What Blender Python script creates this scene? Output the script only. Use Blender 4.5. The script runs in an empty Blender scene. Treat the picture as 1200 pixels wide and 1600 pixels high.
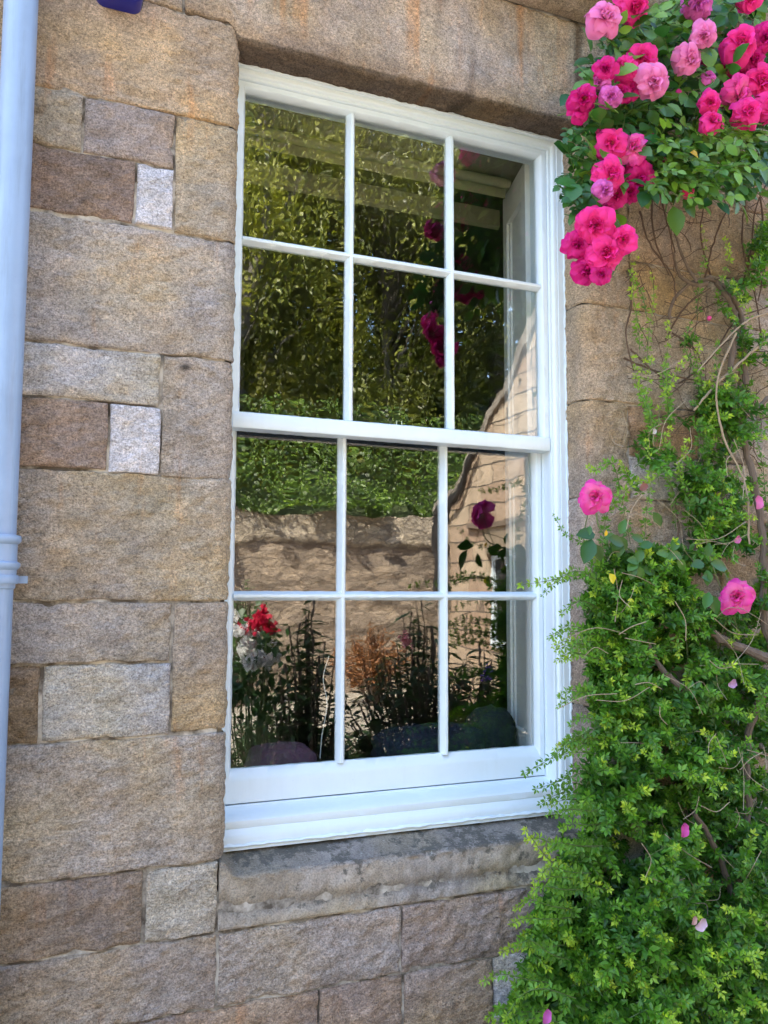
import bpy, bmesh, math, random
import numpy as np
from mathutils import Vector, Matrix
random.seed(7); RNG = np.random.default_rng(11)
S = bpy.context.scene
COL = S.collection

# ---------------------------------------------------------------- camera
YAW, PITCH, ROLL, FPX = 0.3985866, 0.0888603, 0.0037287, 1357.49
CAM = np.array([0.0, -2.07, 1.5])
_f = np.array([math.sin(YAW)*math.cos(PITCH), math.cos(YAW)*math.cos(PITCH), math.sin(PITCH)])
_r0 = np.array([math.cos(YAW), -math.sin(YAW), 0.0]); _u0 = np.cross(_r0, _f)
_r = _r0*math.cos(ROLL)+_u0*math.sin(ROLL); _u = -_r0*math.sin(ROLL)+_u0*math.cos(ROLL)
cam = bpy.data.objects.new('camera', bpy.data.cameras.new('camera')); COL.objects.link(cam)
M = Matrix.Identity(4)
for i in range(3):
    M[i][0], M[i][1], M[i][2], M[i][3] = _r[i], _u[i], -_f[i], CAM[i]
cam.matrix_world = M
cam.data.sensor_fit = 'VERTICAL'; cam.data.sensor_height = 36
cam.data.lens = FPX/1600*36
cam.data.clip_start = .02; cam.data.clip_end = 3000
S.camera = cam
S.render.resolution_x, S.render.resolution_y = 768, 1024

# ---------------------------------------------------------------- sky, sun, exposure
sv = Vector((-.52, .40, .80)).normalized()                  # direction towards the sun: behind the house, to the left
w = bpy.data.worlds.new('World'); S.world = w; w.use_nodes = True
nt = w.node_tree
sky = nt.nodes.new('ShaderNodeTexSky'); sky.sky_type = 'NISHITA'; sky.sun_disc = False
sky.sun_elevation = math.asin(sv.z); sky.sun_rotation = math.atan2(sv.x, sv.y)
sky.air_density = 1.0; sky.dust_density = 1.6; sky.ozone_density = 1.0
bg = nt.nodes['Background']; bg.inputs['Strength'].default_value = .15
nt.links.new(sky.outputs[0], bg.inputs[0])
sl = bpy.data.lights.new('sun', 'SUN'); sl.energy = 3.6; sl.angle = math.radians(.5); sl.color = (1, .93, .80)
so = bpy.data.objects.new('sun', sl); COL.objects.link(so)
so.rotation_euler = sv.to_track_quat('Z', 'Y').to_euler()
S.view_settings.view_transform = 'Standard'; S.view_settings.look = 'None'
S.view_settings.gamma = 1.0; S.view_settings.exposure = 2.85
S.render.engine = 'CYCLES'
S.cycles.max_bounces = 8; S.cycles.transparent_max_bounces = 16
S.cycles.caustics_reflective = False; S.cycles.caustics_refractive = False

# ---------------------------------------------------------------- helpers
def at(px, py, y=0.0):
    """point of the plane at depth y (metres behind the wall face) seen at a photo pixel"""
    v = _r*(px-600)/FPX - _u*(py-800)/FPX + _f
    t = (y-CAM[1])/v[1]
    return CAM+v*t
def m_per_px(p):
    return float(np.dot(np.asarray(p)-CAM, _f))/FPX
def mirrored(px, py, D):
    """real point, D metres of path away, whose reflection in the glass is seen at a photo pixel"""
    p = at(px, py, D+CAM[1]); return np.array([p[0], 2.37-D, p[2]])
def tag(o, label=None, cat=None, group=None, kind=None):
    if label: o['label'] = label
    if cat: o['category'] = cat
    if group: o['group'] = group
    if kind: o['kind'] = kind
    return o
def empty(name, loc, label=None, cat=None, group=None):
    o = bpy.data.objects.new(name, None); COL.objects.link(o); o.location = loc; o.empty_display_size = .1
    PEND.append((o, Vector(loc)))
    return tag(o, label, cat, group)
PEND = []
def link(name, me, mat, parent=None, smooth=False):
    """meshes are modelled in world coordinates; a parent's location is undone by the parent inverse"""
    o = bpy.data.objects.new(name, me); COL.objects.link(o)
    if mat:
        for m_ in (mat if isinstance(mat, (list, tuple)) else [mat]): me.materials.append(m_)
    if smooth: me.polygons.foreach_set('use_smooth', [True]*len(me.polygons))
    if parent:
        o.parent = parent
        off = parent.location if parent.type == 'EMPTY' else Vector((0, 0, 0))
        o.matrix_parent_inverse = Matrix.Translation(-off)
    return o
def np_mesh(name, V, T, Cc=None, mats=None):
    """V (n,3), T (m,3) or (m,4) index array, Cc (n,3) colour per vertex"""
    V = np.ascontiguousarray(V, dtype=np.float32); T = np.ascontiguousarray(T, dtype=np.int32)
    me = bpy.data.meshes.new(name); k = T.shape[1]
    me.vertices.add(len(V)); me.vertices.foreach_set('co', V.ravel())
    me.loops.add(T.size); me.loops.foreach_set('vertex_index', T.ravel())
    me.polygons.add(len(T)); me.polygons.foreach_set('loop_start', np.arange(0, T.size, k, dtype=np.int32))
    if Cc is not None:
        a = me.color_attributes.new('Col', 'FLOAT_COLOR', 'POINT')
        a.data.foreach_set('color', np.hstack([Cc, np.ones((len(Cc), 1))]).astype(np.float32).ravel())
    me.update(calc_edges=True); me.validate()
    return me
def hsh(i, j, s):
    n = (i.astype(np.int64)*374761393 + j.astype(np.int64)*668265263 + s*974711) & 0x7fffffff
    n = ((n ^ (n >> 13))*1274126177) & 0x7fffffff
    return ((n ^ (n >> 16)) & 0xffff)/65535.0
def vn(x, y, s=0):
    x = np.asarray(x, float); y = np.asarray(y, float)
    i = np.floor(x); j = np.floor(y); fx = x-i; fy = y-j
    fx = fx*fx*(3-2*fx); fy = fy*fy*(3-2*fy)
    a, b, c, d = hsh(i, j, s), hsh(i+1, j, s), hsh(i, j+1, s), hsh(i+1, j+1, s)
    return (a*(1-fx)+b*fx)*(1-fy)+(c*(1-fx)+d*fx)*fy-.5
def fbm(x, y, s=0, o=3):
    r = 0; a = 1
    for k in range(o): r = r+a*vn(x*2**k, y*2**k, s+k*17); a *= .5
    return r
class MB:
    """collects vertices / faces for one mesh"""
    def __init__(s): s.v = []; s.f = []
    def add(s, vs, fs):
        b = len(s.v); s.v += [tuple(map(float, q)) for q in vs]; s.f += [tuple(b+i for i in q) for q in fs]
    def box(s, x0, x1, y0, y1, z0, z1):
        s.add([(x0,y0,z0),(x1,y0,z0),(x1,y1,z0),(x0,y1,z0),(x0,y0,z1),(x1,y0,z1),(x1,y1,z1),(x0,y1,z1)],
              [(0,3,2,1),(4,5,6,7),(0,1,5,4),(1,2,6,5),(2,3,7,6),(3,0,4,7)])
    def tube(s, pts, rad, n=6, cap=True):
        pts = [np.asarray(p, float) for p in pts]; m = len(pts)
        if not hasattr(rad, '__len__'): rad = [rad]*m
        prev = None; vs = []
        for i, p in enumerate(pts):
            t = pts[min(i+1, m-1)]-pts[max(i-1, 0)]; t = t/(np.linalg.norm(t)+1e-9)
            if prev is None:
                a = np.array([0, 0, 1.]) if abs(t[2]) < .9 else np.array([1., 0, 0])
                u = np.cross(t, a)
            else: u = prev-t*np.dot(prev, t)
            u = u/(np.linalg.norm(u)+1e-9); prev = u; v = np.cross(t, u)
            for k in range(n):
                th = 2*math.pi*k/n; vs.append(p+rad[i]*(u*math.cos(th)+v*math.sin(th)))
        fs = [(i*n+k, i*n+(k+1) % n, (i+1)*n+(k+1) % n, (i+1)*n+k) for i in range(m-1) for k in range(n)]
        if cap: fs += [tuple(range(n))[::-1], tuple((m-1)*n+k for k in range(n))]
        s.add(vs, fs)
    def lathe(s, cx, cy, prof, n=32):
        vs = [(cx+r*math.cos(2*math.pi*k/n), cy+r*math.sin(2*math.pi*k/n), z) for r, z in prof for k in range(n)]
        m = len(prof)
        s.add(vs, [(i*n+k, i*n+(k+1) % n, (i+1)*n+(k+1) % n, (i+1)*n+k) for i in range(m-1) for k in range(n)])
    def sweep_x(s, prof, x0, x1, n=1, wob=0, seed=0):
        """profile of (y,z) run along x"""
        m = len(prof); vs = []
        for i in range(n+1):
            x = x0+(x1-x0)*i/n
            for j, (y, z) in enumerate(prof):
                d = wob*float(vn(x*60, j*3.7, seed)) if wob else 0
                vs.append((x, y+d*.5, z+d))
        fs = [(i*m+j, i*m+(j+1) % m, (i+1)*m+(j+1) % m, (i+1)*m+j) for i in range(n) for j in range(m)]
        fs += [tuple(range(m)), tuple(n*m+j for j in range(m))[::-1]]
        s.add(vs, fs)
    def loop(s, outer, inner, prof, wob=0, seg=1, seed=0):
        """mitred frame: outer/inner = (x0,x1,z0,z1), profile of (t, y), t=0 at the outer and 1 at the inner edge"""
        vs = []; m = len(prof); n = 4*seg
        for t, y in prof:
            r = [outer[i]+(inner[i]-outer[i])*t for i in range(4)]
            c = [(r[0], r[2]), (r[1], r[2]), (r[1], r[3]), (r[0], r[3])]
            for k in range(4):
                a, b = c[k], c[(k+1) % 4]
                for q in range(seg):
                    u = q/seg; x, z = a[0]+(b[0]-a[0])*u, a[1]+(b[1]-a[1])*u
                    d = wob*float(vn(x*70+z*50, k*9+y*300, seed)) if (wob and t > .6) else 0
                    vs.append((x+(d if k % 2 else 0), y, z+(0 if k % 2 else d)))
        fs = [(i*n+k, i*n+(k+1) % n, (i+1)*n+(k+1) % n, (i+1)*n+k) for i in range(m-1) for k in range(n)]
        s.add(vs, fs)
    def build(s, name, mat, parent=None, smooth=False, bevel=0):
        me = bpy.data.meshes.new(name); me.from_pydata(s.v, [], s.f)
        bm = bmesh.new(); bm.from_mesh(me); bmesh.ops.recalc_face_normals(bm, faces=bm.faces)
        if bevel: bmesh.ops.bevel(bm, geom=[e for e in bm.edges if len(e.link_faces) == 2 and e.calc_face_angle(0) > .6], offset=bevel, segments=2, affect='EDGES', profile=.6)
        bm.to_mesh(me); bm.free()
        o = link(name, me, mat, parent)
        if smooth:
            me.polygons.foreach_set('use_smooth', [True]*len(me.polygons))
            try: me.set_sharp_from_angle(angle=math.radians(40))
            except Exception: pass
        return o
def smooth_line(P, n=6):
    """Catmull-Rom through the points"""
    P = [np.asarray(p, float) for p in P]; Q = [2*P[0]-P[1]]+P+[2*P[-1]-P[-2]]; out = []
    for i in range(1, len(Q)-2):
        for k in range(n):
            t = k/n; a, b, c, d = Q[i-1], Q[i], Q[i+1], Q[i+2]
            out.append(.5*((2*b)+(-a+c)*t+(2*a-5*b+4*c-d)*t*t+(-a+3*b-3*c+d)*t**3))
    out.append(P[-1]); return out

# ---------------------------------------------------------------- materials
def mat(name, col=(.5,.5,.5), rough=.6, attr=False, metal=0.0, spec=.5):
    m = bpy.data.materials.new(name); m.use_nodes = True; n = m.node_tree; b = n.nodes['Principled BSDF']
    b.inputs['Base Color'].default_value = (*col, 1); b.inputs['Roughness'].default_value = rough
    b.inputs['Metallic'].default_value = metal; b.inputs['Specular IOR Level'].default_value = spec
    if attr:
        a = n.nodes.new('ShaderNodeAttribute'); a.attribute_name = 'Col'; n.links.new(a.outputs['Color'], b.inputs['Base Color'])
        m['a'] = a.name
    return m
def nd(m, t, **kw):
    x = m.node_tree.nodes.new(t)
    for k, v in kw.items():
        if hasattr(x, k): setattr(x, k, v)
        else: x.inputs[k.replace('_', ' ')].default_value = v
    return x
def lk(m, a, b): m.node_tree.links.new(a, b)
def coords(m, scale=(1,1,1), kind='Object'):
    t = nd(m, 'ShaderNodeTexCoord'); p = nd(m, 'ShaderNodeMapping'); p.inputs['Scale'].default_value = scale
    lk(m, t.outputs[kind], p.inputs['Vector']); return p.outputs['Vector']
def noise(m, vec, scale, detail=4, rough=.6):
    n = nd(m, 'ShaderNodeTexNoise'); n.inputs['Scale'].default_value = scale; n.inputs['Detail'].default_value = detail
    n.inputs['Roughness'].default_value = rough; lk(m, vec, n.inputs['Vector']); return n.outputs['Fac']
def ramp(m, fac, stops):
    r = nd(m, 'ShaderNodeValToRGB'); e = r.color_ramp.elements
    while len(e) < len(stops): e.new(.5)
    for i, (p, c) in enumerate(stops): e[i].position = p; e[i].color = (*c, 1) if len(c) == 3 else c
    lk(m, fac, r.inputs['Fac']); return r.outputs['Color']
def mixc(m, fac, a, b, mode='MIX'):
    x = nd(m, 'ShaderNodeMix', data_type='RGBA', blend_type=mode)
    if isinstance(fac, (int, float)): x.inputs[0].default_value = fac
    else: lk(m, fac, x.inputs[0])
    for s_, v in ((x.inputs[6], a), (x.inputs[7], b)):
        if isinstance(v, tuple): s_.default_value = (*v, 1)
        else: lk(m, v, s_)
    return x.outputs[2]
def bump(m, h, strength=.3, dist=.002, normal=None):
    b = nd(m, 'ShaderNodeBump'); b.inputs['Strength'].default_value = strength; b.inputs['Distance'].default_value = dist
    lk(m, h, b.inputs['Height'])
    if normal is not None: lk(m, normal, b.inputs['Normal'])
    return b.outputs['Normal']
def bsdf(m): return m.node_tree.nodes['Principled BSDF']

# sandstone with the block's own colour in the mesh, grain, iron stains and tooling
def stone_mat():
    m = mat('sandstone', rough=.92, attr=True, spec=.25); b = bsdf(m)
    a = m.node_tree.nodes[m['a']].outputs['Color']; v = coords(m)
    g = noise(m, v, 260, 3, .7)
    c = mixc(m, .8, a, ramp(m, g, [(.30, (.40,.37,.35)), (.5, (1,1,1)), (.70, (1.6,1.56,1.5))]), 'MULTIPLY')
    sp = noise(m, coords(m, (1, 1, 1.5)), 105, 5, .75)
    c = mixc(m, .9, c, ramp(m, sp, [(.32, (.52,.50,.48)), (.5, (1.02,1.02,1.02)), (.68, (1.42,1.40,1.38))]), 'MULTIPLY')
    big = noise(m, v, 5.5, 5, .6)
    c = mixc(m, .8, c, ramp(m, big, [(.28, (.80,.84,.88)), (.5, (1,1,1)), (.66, (1.08,1.01,.90)), (.78, (1.15,.97,.76))]), 'MULTIPLY')
    st = noise(m, coords(m, (7, 1, 1.4)), 2.3, 4, .6)
    c = mixc(m, ramp(m, st, [(.60, (0,0,0)), (.74, (.6,.6,.6))]), c, mixc(m, 1.0, c, (1.15,.78,.50), 'MULTIPLY'))
    dk = noise(m, coords(m, (1,1,.8)), 17, 6, .7)
    c = mixc(m, ramp(m, dk, [(.66, (0,0,0)), (.74, (.55,.55,.55))]), c, (.10,.085,.07))
    lk(m, c, b.inputs['Base Color'])
    pit = nd(m, 'ShaderNodeTexVoronoi'); pit.inputs['Scale'].default_value = 95; pit.inputs['Randomness'].default_value = 1; lk(m, coords(m, (1, 1, 1.6)), pit.inputs['Vector'])
    pf = ramp(m, pit.outputs['Distance'], [(.10, (.42,.39,.36)), (.26, (1,1,1))])
    c = mixc(m, ramp(m, noise(m, v, 14, 3, .6), [(.42, (.1,.1,.1)), (.6, (.9,.9,.9))]), c, mixc(m, 1.0, c, pf, 'MULTIPLY'))
    lk(m, c, b.inputs['Base Color'])
    tl = noise(m, coords(m, (1, 1, 1.9)), 75, 5, .7)
    add = nd(m, 'ShaderNodeMath', operation='ADD'); ml = nd(m, 'ShaderNodeMath', operation='MULTIPLY'); ml.inputs[1].default_value = .45
    lk(m, g, ml.inputs[0]); lk(m, tl, add.inputs[0]); lk(m, ml.outputs[0], add.inputs[1])
    lk(m, bump(m, add.outputs[0], 1.0, .013), b.inputs['Normal'])
    return m
M_STONE = stone_mat()
def lichen_mat():
    m = mat('lichened_stone', rough=.95, attr=True, spec=.2); b = bsdf(m)
    a = m.node_tree.nodes[m['a']].outputs['Color']; v = coords(m)
    g = noise(m, v, 230, 3, .7)
    c = mixc(m, .8, a, ramp(m, g, [(.3, (.5,.48,.46)), (.5, (1,1,1)), (.7, (1.4,1.38,1.35))]), 'MULTIPLY')
    li = noise(m, v, 38, 6, .75); l2 = noise(m, v, 9, 3, .6)
    s = nd(m, 'ShaderNodeMath', operation='ADD'); lk(m, li, s.inputs[0]); lk(m, l2, s.inputs[1])
    ge = nd(m, 'ShaderNodeNewGeometry'); sx = nd(m, 'ShaderNodeSeparateXYZ'); lk(m, ge.outputs['Normal'], sx.inputs[0])
    s3 = nd(m, 'ShaderNodeMath', operation='MULTIPLY_ADD'); s3.inputs[1].default_value = .16; lk(m, sx.outputs['Z'], s3.inputs[0]); hf = nd(m, 'ShaderNodeMath', operation='MULTIPLY'); hf.inputs[1].default_value = .5; lk(m, s.outputs[0], hf.inputs[0]); s3.inputs[1].default_value = .050; lk(m, hf.outputs[0], s3.inputs[2])
    c = mixc(m, ramp(m, s3.outputs[0], [(.545, (0,0,0)), (.585, (.85,.85,.85))]), c, mixc(m, g, (.05,.047,.04), (.15,.14,.12)))
    pale = noise(m, v, 66, 5, .7)
    c = mixc(m, ramp(m, pale, [(.62, (0,0,0)), (.67, (.55,.55,.55))]), c, (.42,.42,.38))
    lk(m, c, b.inputs['Base Color'])
    lk(m, bump(m, mixc(m, .5, li, g), .8, .006), b.inputs['Normal'])
    return m
M_SILL = lichen_mat()
M_MORTAR = mat('lime_mortar', (.30,.27,.225), .95)
lk(M_MORTAR, mixc(M_MORTAR, ramp(M_MORTAR, noise(M_MORTAR, coords(M_MORTAR), 9, 5, .7), [(.42,(0,0,0)),(.6,(1,1,1))]), (.08,.065,.05), (.46,.42,.365)), bsdf(M_MORTAR).inputs['Base Color'])
def paint_mat(name, col, rough=.32, dirt=.25, streak=.10):
    m = mat(name, col, rough); v = coords(m)
    n1 = noise(m, v, 7, 5, .6)
    c = mixc(m, dirt, (*col,), ramp(m, n1, [(.35, tuple(x*.82 for x in col)), (.6, col)]))
    sr = noise(m, coords(m, (14, 14, 1.1)), 3.0, 5, .7)
    c = mixc(m, ramp(m, sr, [(.52, (0,0,0)), (.75, (streak,)*3)]), c, tuple(x*y for x, y in zip(col, (.66,.62,.55))))
    sp = noise(m, v, 190, 2, .5)
    c = mixc(m, ramp(m, sp, [(.76, (0,0,0)), (.80, (.5,.5,.5))]), c, tuple(x*.45 for x in col))
    lk(m, c, bsdf(m).inputs['Base Color'])
    br = noise(m, coords(m, (1,1,1)), 60, 4, .6)
    lk(m, bump(m, br, .22, .0015), bsdf(m).inputs['Normal'])
    return m
M_WHITE = paint_mat('white_gloss_paint', (.68,.78,.85))
M_INWHITE = paint_mat('old_white_joinery_paint', (.76,.78,.78), .5)
M_PIPE = paint_mat('pale_blue_grey_paint', (.25,.35,.52), .36, .6, .6)
M_BLUE = mat('deep_blue_plastic', (.006,.010,.20), .3)
def glass_mat():
    m = bpy.data.materials.new('old_window_glass'); m.use_nodes = True; n = m.node_tree; n.nodes.clear()
    out = n.nodes.new('ShaderNodeOutputMaterial'); mx = n.nodes.new('ShaderNodeMixShader')
    lw = n.nodes.new('ShaderNodeLayerWeight'); lw.inputs['Blend'].default_value = .5
    pw = n.nodes.new('ShaderNodeMath'); pw.operation = 'POWER'; pw.inputs[1].default_value = 5; n.links.new(lw.outputs['Facing'], pw.inputs[0])
    fr = n.nodes.new('ShaderNodeMath'); fr.operation = 'MULTIPLY_ADD'; fr.inputs[1].default_value = .915; fr.inputs[2].default_value = .085; n.links.new(pw.outputs[0], fr.inputs[0]); fr.inputs[2].default_value = .095
    tr = n.nodes.new('ShaderNodeBsdfTransparent'); tr.inputs['Color'].default_value = (.96,.975,.96,1)
    gl = n.nodes.new('ShaderNodeBsdfGlossy'); gl.inputs['Roughness'].default_value = 0.0
    gl.inputs['Color'].default_value = (1,1,1,1)
    v = coords(m, (1, 1, .55)); h = noise(m, v, 5.5, 2, .5); h2 = noise(m, v, 26, 2, .5)
    ad = n.nodes.new('ShaderNodeMath'); ad.operation = 'MULTIPLY_ADD'; ad.inputs[1].default_value = .07
    n.links.new(h2, ad.inputs[0]); n.links.new(h, ad.inputs[2])
    nn = bump(m, ad.outputs[0], .5, .0015)
    n.links.new(nn, gl.inputs['Normal'])
    n.links.new(fr.outputs[0], mx.inputs[0]); n.links.new(tr.outputs[0], mx.inputs[1]); n.links.new(gl.outputs[0], mx.inputs[2])
    n.links.new(mx.outputs[0], out.inputs['Surface']); return m
M_GLASS = glass_mat()
def leaf_mat(name, rough=.42, trans=.32):
    m = mat(name, rough=rough, attr=True, spec=.45); n = m.node_tree; b = bsdf(m)
    a = n.nodes[m['a']].outputs['Color']
    t = n.nodes.new('ShaderNodeBsdfTranslucent'); mx = n.nodes.new('ShaderNodeMixShader'); mx.inputs[0].default_value = trans
    lk(m, mixc(m, 1.0, a, (1.5,1.6,.7), 'MULTIPLY'), t.inputs['Color'])
    lk(m, b.outputs[0], mx.inputs[1]); lk(m, t.outputs[0], mx.inputs[2])
    lk(m, mx.outputs[0], n.nodes['Material Output'].inputs['Surface']); return m
M_LEAF = leaf_mat('leaf'); M_ROSELEAF = leaf_mat('glossy_rose_leaf', .36, .22)
def petal_mat():
    m = mat('rose_petal', rough=.55, attr=True, spec=.25); n = m.node_tree; b = bsdf(m)
    a = n.nodes[m['a']].outputs['Color']
    t = n.nodes.new('ShaderNodeBsdfTranslucent'); mx = n.nodes.new('ShaderNodeMixShader'); mx.inputs[0].default_value = .38
    lk(m, a, t.inputs['Color']); lk(m, b.outputs[0], mx.inputs[1]); lk(m, t.outputs[0], mx.inputs[2])
    lk(m, mx.outputs[0], n.nodes['Material Output'].inputs['Surface']); return m
M_PETAL = petal_mat()
def bark(name, c1, c2):
    m = mat(name, c1, .9); lk(m, mixc(m, noise(m, coords(m, (1,1,.4)), 60, 5, .7), c1, c2), bsdf(m).inputs['Base Color'])
    lk(m, bump(m, noise(m, coords(m, (1,1,.3)), 120, 4, .7), .8, .004), bsdf(m).inputs['Normal']); return m
M_BARK = bark('grey_brown_bark', (.07,.045,.032), (.20,.155,.12))
M_TWIG = bark('dead_twig', (.20,.14,.085), (.42,.34,.24))
M_BROWNTWIG = bark('brown_twig', (.06,.035,.022), (.13,.08,.05))
M_GREENSTEM = mat('green_stem', (.09,.14,.035), .6)

# ---------------------------------------------------------------- stone wall
OX0, OX1, OZ0, OZ1 = .475, 1.505, .872, 2.887      # the window opening
FD = .09                                            # depth of the window frame behind the wall face
def axis(a, b, step):
    e = [0, .0012, .0035, .008]
    n = max(2, int((b-a-.016)/step)); mid = list(np.linspace(a+.008, b-.008, n+1))
    return np.array([a+q for q in e[:-1]]+mid+[b-q for q in e[:-1][::-1]])
class Grids:
    def __init__(s): s.V = []; s.F = []; s.C = []; s.n = 0
    def add(s, P, C):
        a, b = P.shape[:2]; I = np.arange(a*b).reshape(a, b)+s.n
        F = np.stack([I[:-1,:-1], I[1:,:-1], I[1:,1:], I[:-1,1:]], -1).reshape(-1, 4)
        s.V.append(P.reshape(-1, 3)); s.F.append(F); s.C.append(C.reshape(-1, 3)); s.n += a*b
    def build(s, name, mat, parent):
        me = np_mesh(name, np.vstack(s.V), np.vstack(s.F), np.vstack(s.C)); return link(name, me, mat, parent, True)
def block_height(Sx, Tz, x0, x1, z0, z1, seed, rough):
    e = np.minimum(np.minimum(Sx-x0, x1-Sx), np.minimum(Tz-z0, z1-Tz)); e = np.maximum(e, 0)
    chip = np.maximum(0, fbm(Sx*30, Tz*30, seed+5, 2))*.010*np.exp(-e/.010)
    h = -.0040*np.exp(-e/.0028) - chip + rough*(fbm(Sx*13, Tz*22, seed, 4)*.0095 + fbm(Sx*50, Tz*90, seed+3, 3)*.0085)
    h = h + rough*.002*(1-np.exp(-e/.03))
    return np.where(e < .0006, -.014, h)
SPOTS = [(.352,2.028,.014),(.107,2.40,.007),(.05,1.62,.006),(.87,.675,.005),(.045,.64,.006),(.215,.72,.004),(1.24,.62,.006),(.33,2.98,.01),(.62,1.9,.0)]
def tone(Sx, Tz, col, seed):
    col = np.array(col); m_ = np.array((.385,.335,.275)); col = (col*.80+m_*.20)*np.array((1.13, 1.12, 1.18))       # sandstone, a little pinker than buff
    c = col[None, None, :]*np.ones(Sx.shape+(1,))
    for (sx_, sz_, sr_) in SPOTS:
        if sr_: c = c*(1-.85*np.exp(-(((Sx-sx_)/sr_)**2+((Tz-sz_)/(sr_*.7))**2)**2))[..., None]
    k = 1+.26*fbm(Sx*4, Tz*4, seed+40, 3)+.24*fbm(Sx*25, Tz*32, seed+50, 3)+.22*fbm(Sx*80, Tz*100, seed+51, 2)
    warm = np.clip(fbm(Sx*5+7, Tz*5, seed+60, 3)*.9, -.2, .5)
    c = c*k[..., None]; c[..., 2] *= (1-.35*warm); c[..., 0] *= (1+.10*warm); return c
def edge_warp(Sx, Tz):
    return Sx+.0035*fbm(Tz*22, Sx*5, 901, 2), Tz+.0045*fbm(Sx*16, Tz*4, 902, 3)
def block(G, x0, x1, z0, z1, col, seed, rough=1.0, wrap=None, step=.0075, gap=.0022):
    x0 += gap; x1 -= gap; z0 += gap; z1 -= gap
    r = .036; ext = r*(math.pi/2-1)+ .145         # arc + straight return into the pocket
    sx0, sx1 = x0, x1
    if wrap == 'R': sx1 = x1+gap-0+ext
    if wrap == 'L': sx0 = x0-gap-ext
    xs = axis(sx0, sx1, step); zs = axis(z0, z1, step)
    Sx, Tz = np.meshgrid(xs, zs, indexing='ij')
    h = block_height(Sx, Tz, sx0, sx1, z0, z1, seed, rough)
    X, Z = edge_warp(Sx, Tz)
    if wrap is None:
        P = np.stack([X, -h, Z], -1)
    else:
        sg = 1 if wrap == 'R' else -1; xe = x1+gap if wrap == 'R' else x0-gap
        q = (Sx-xe)*sg+r                                  # distance past the start of the arc
        a = np.clip(q/r, 0, math.pi/2); fl = np.maximum(q-r*math.pi/2, 0)
        px = np.where(q < 0, X, xe+sg*(r*np.sin(a)-r)); py = np.where(q < 0, 0, r-r*np.cos(a)+fl)
        nx = sg*np.sin(a); ny = -np.cos(a); hh = np.where(q > 0, np.maximum(h, -.006)*.6, h)
        P = np.stack([px+nx*hh, py+ny*hh, Z], -1)
    G.add(P, tone(Sx, Tz, col, seed))
TAN=(.42,.345,.255); BEIGE=(.40,.35,.28); GREY=(.40,.365,.32); PALE=(.64,.63,.61); BROWN=(.24,.165,.115); RUST=(.31,.225,.160); LGREY=(.46,.445,.415); PINK=(.345,.285,.235)
wall = empty('stone_wall', (0, 0, 0), 'coursed sandstone ashlar house wall with round-edged window jambs behind the window and roses', 'wall')
G = Grids(); sd = [100]
def B(x0, x1, z0, z1, col, wrap=None, rough=1.0, **k):
    sd[0] += 31; block(G, x0, x1, z0, z1, col, sd[0], rough, wrap, **k)
# left of the window, course by course from the top
B(-.60, .328, 2.925, 3.215, TAN)
B(-.30, OX0, 2.655, 2.925, (.44,.335,.225), 'R')
B(-.28, .103, 2.517, 2.655, BEIGE)
B(.103, .316, 2.517, 2.655, PINK)
B(-.26, .226, 2.363, 2.517, BROWN, rough=1.2)
B(.226, .316, 2.363, 2.517, PALE)
B(.316, OX0, 2.358, 2.655, (.40,.325,.215), 'R')
B(-.36, OX0, 2.056, 2.358, (.405,.36,.30), 'R')
B(-.30, .297, 1.930, 2.056, LGREY)
B(-.28, .183, 1.770, 1.930, RUST, rough=1.3)
B(.183, .302, 1.765, 1.930, PALE)
B(.300, OX0, 1.762, 2.056, (.355,.305,.235), 'R')
B(-.40, OX0, 1.470, 1.768, (.385,.325,.24), 'R')
B(-.20, .337, 1.332, 1.470, (.355,.31,.25))
B(.340, OX0, 1.169, 1.470, (.37,.295,.20), 'R')
B(-.16, .057, 1.160, 1.332, (.25,.18,.12), rough=1.2)
B(.060, .340, 1.163, 1.332, LGREY)
B(-.34, OX0, .868, 1.163, (.365,.31,.235), 'R')
B(-.22, .289, .706, .868, (.31,.235,.165), rough=1.2)
B(.293, .458, .706, .868, (.50,.465,.41))
B(-.50, -.13, .541, .706, GREY)
B(-.13, .460, .541, .706, (.34,.275,.205), rough=1.1)
B(.461, .924, .541, .706, (.36,.305,.245), rough=1.1)
B(.924, 1.366, .541, .706, (.345,.27,.21), rough=1.2)
B(1.366, 1.80, .541, .706, BEIGE)
B(-.35, .20, .375, .541, TAN); B(.20, .708, .375, .541, (.33,.24,.17))
B(.708, .928, .375, .541, RUST); B(.931, 1.187, .375, .541, (.34,.255,.185)); B(1.187, 1.62, .375, .541, LGREY)
B(-.5, .35, .2, .375, BEIGE); B(.35, .98, .2, .375, GREY); B(.98, 1.55, .2, .375, TAN)
# right of the window
B(OX1, 1.679, 2.345, 2.887, (.40,.31,.205), 'L'); B(1.679, 2.30, 2.500, 2.74, (.40,.30,.19)); B(1.679, 1.98, 2.345, 2.500, (.38,.29,.18)); B(1.98, 2.5, 2.345, 2.500, TAN)
B(1.679, 2.15, 2.74, 2.93, BEIGE); B(2.15, 2.8, 2.74, 2.93, RUST); B(2.30, 2.9, 2.50, 2.74, GREY)
B(OX1, 2.10, 2.055, 2.345, (.42,.335,.225), 'L'); B(2.10, 2.7, 2.055, 2.345, TAN)
B(OX1, 1.664, 1.768, 2.055, (.41,.325,.225), 'L'); B(1.664, 1.93, 1.90, 2.055, (.40,.26,.15)); B(1.664, 1.85, 1.768, 1.90, LGREY); B(1.93, 2.5, 1.90, 2.055, BEIGE); B(1.85, 2.6, 1.768, 1.90, TAN)
B(OX1, 2.00, 1.47, 1.768, (.38,.31,.235), 'L'); B(2.00, 2.7, 1.47, 1.768, (.40,.30,.2))
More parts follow.
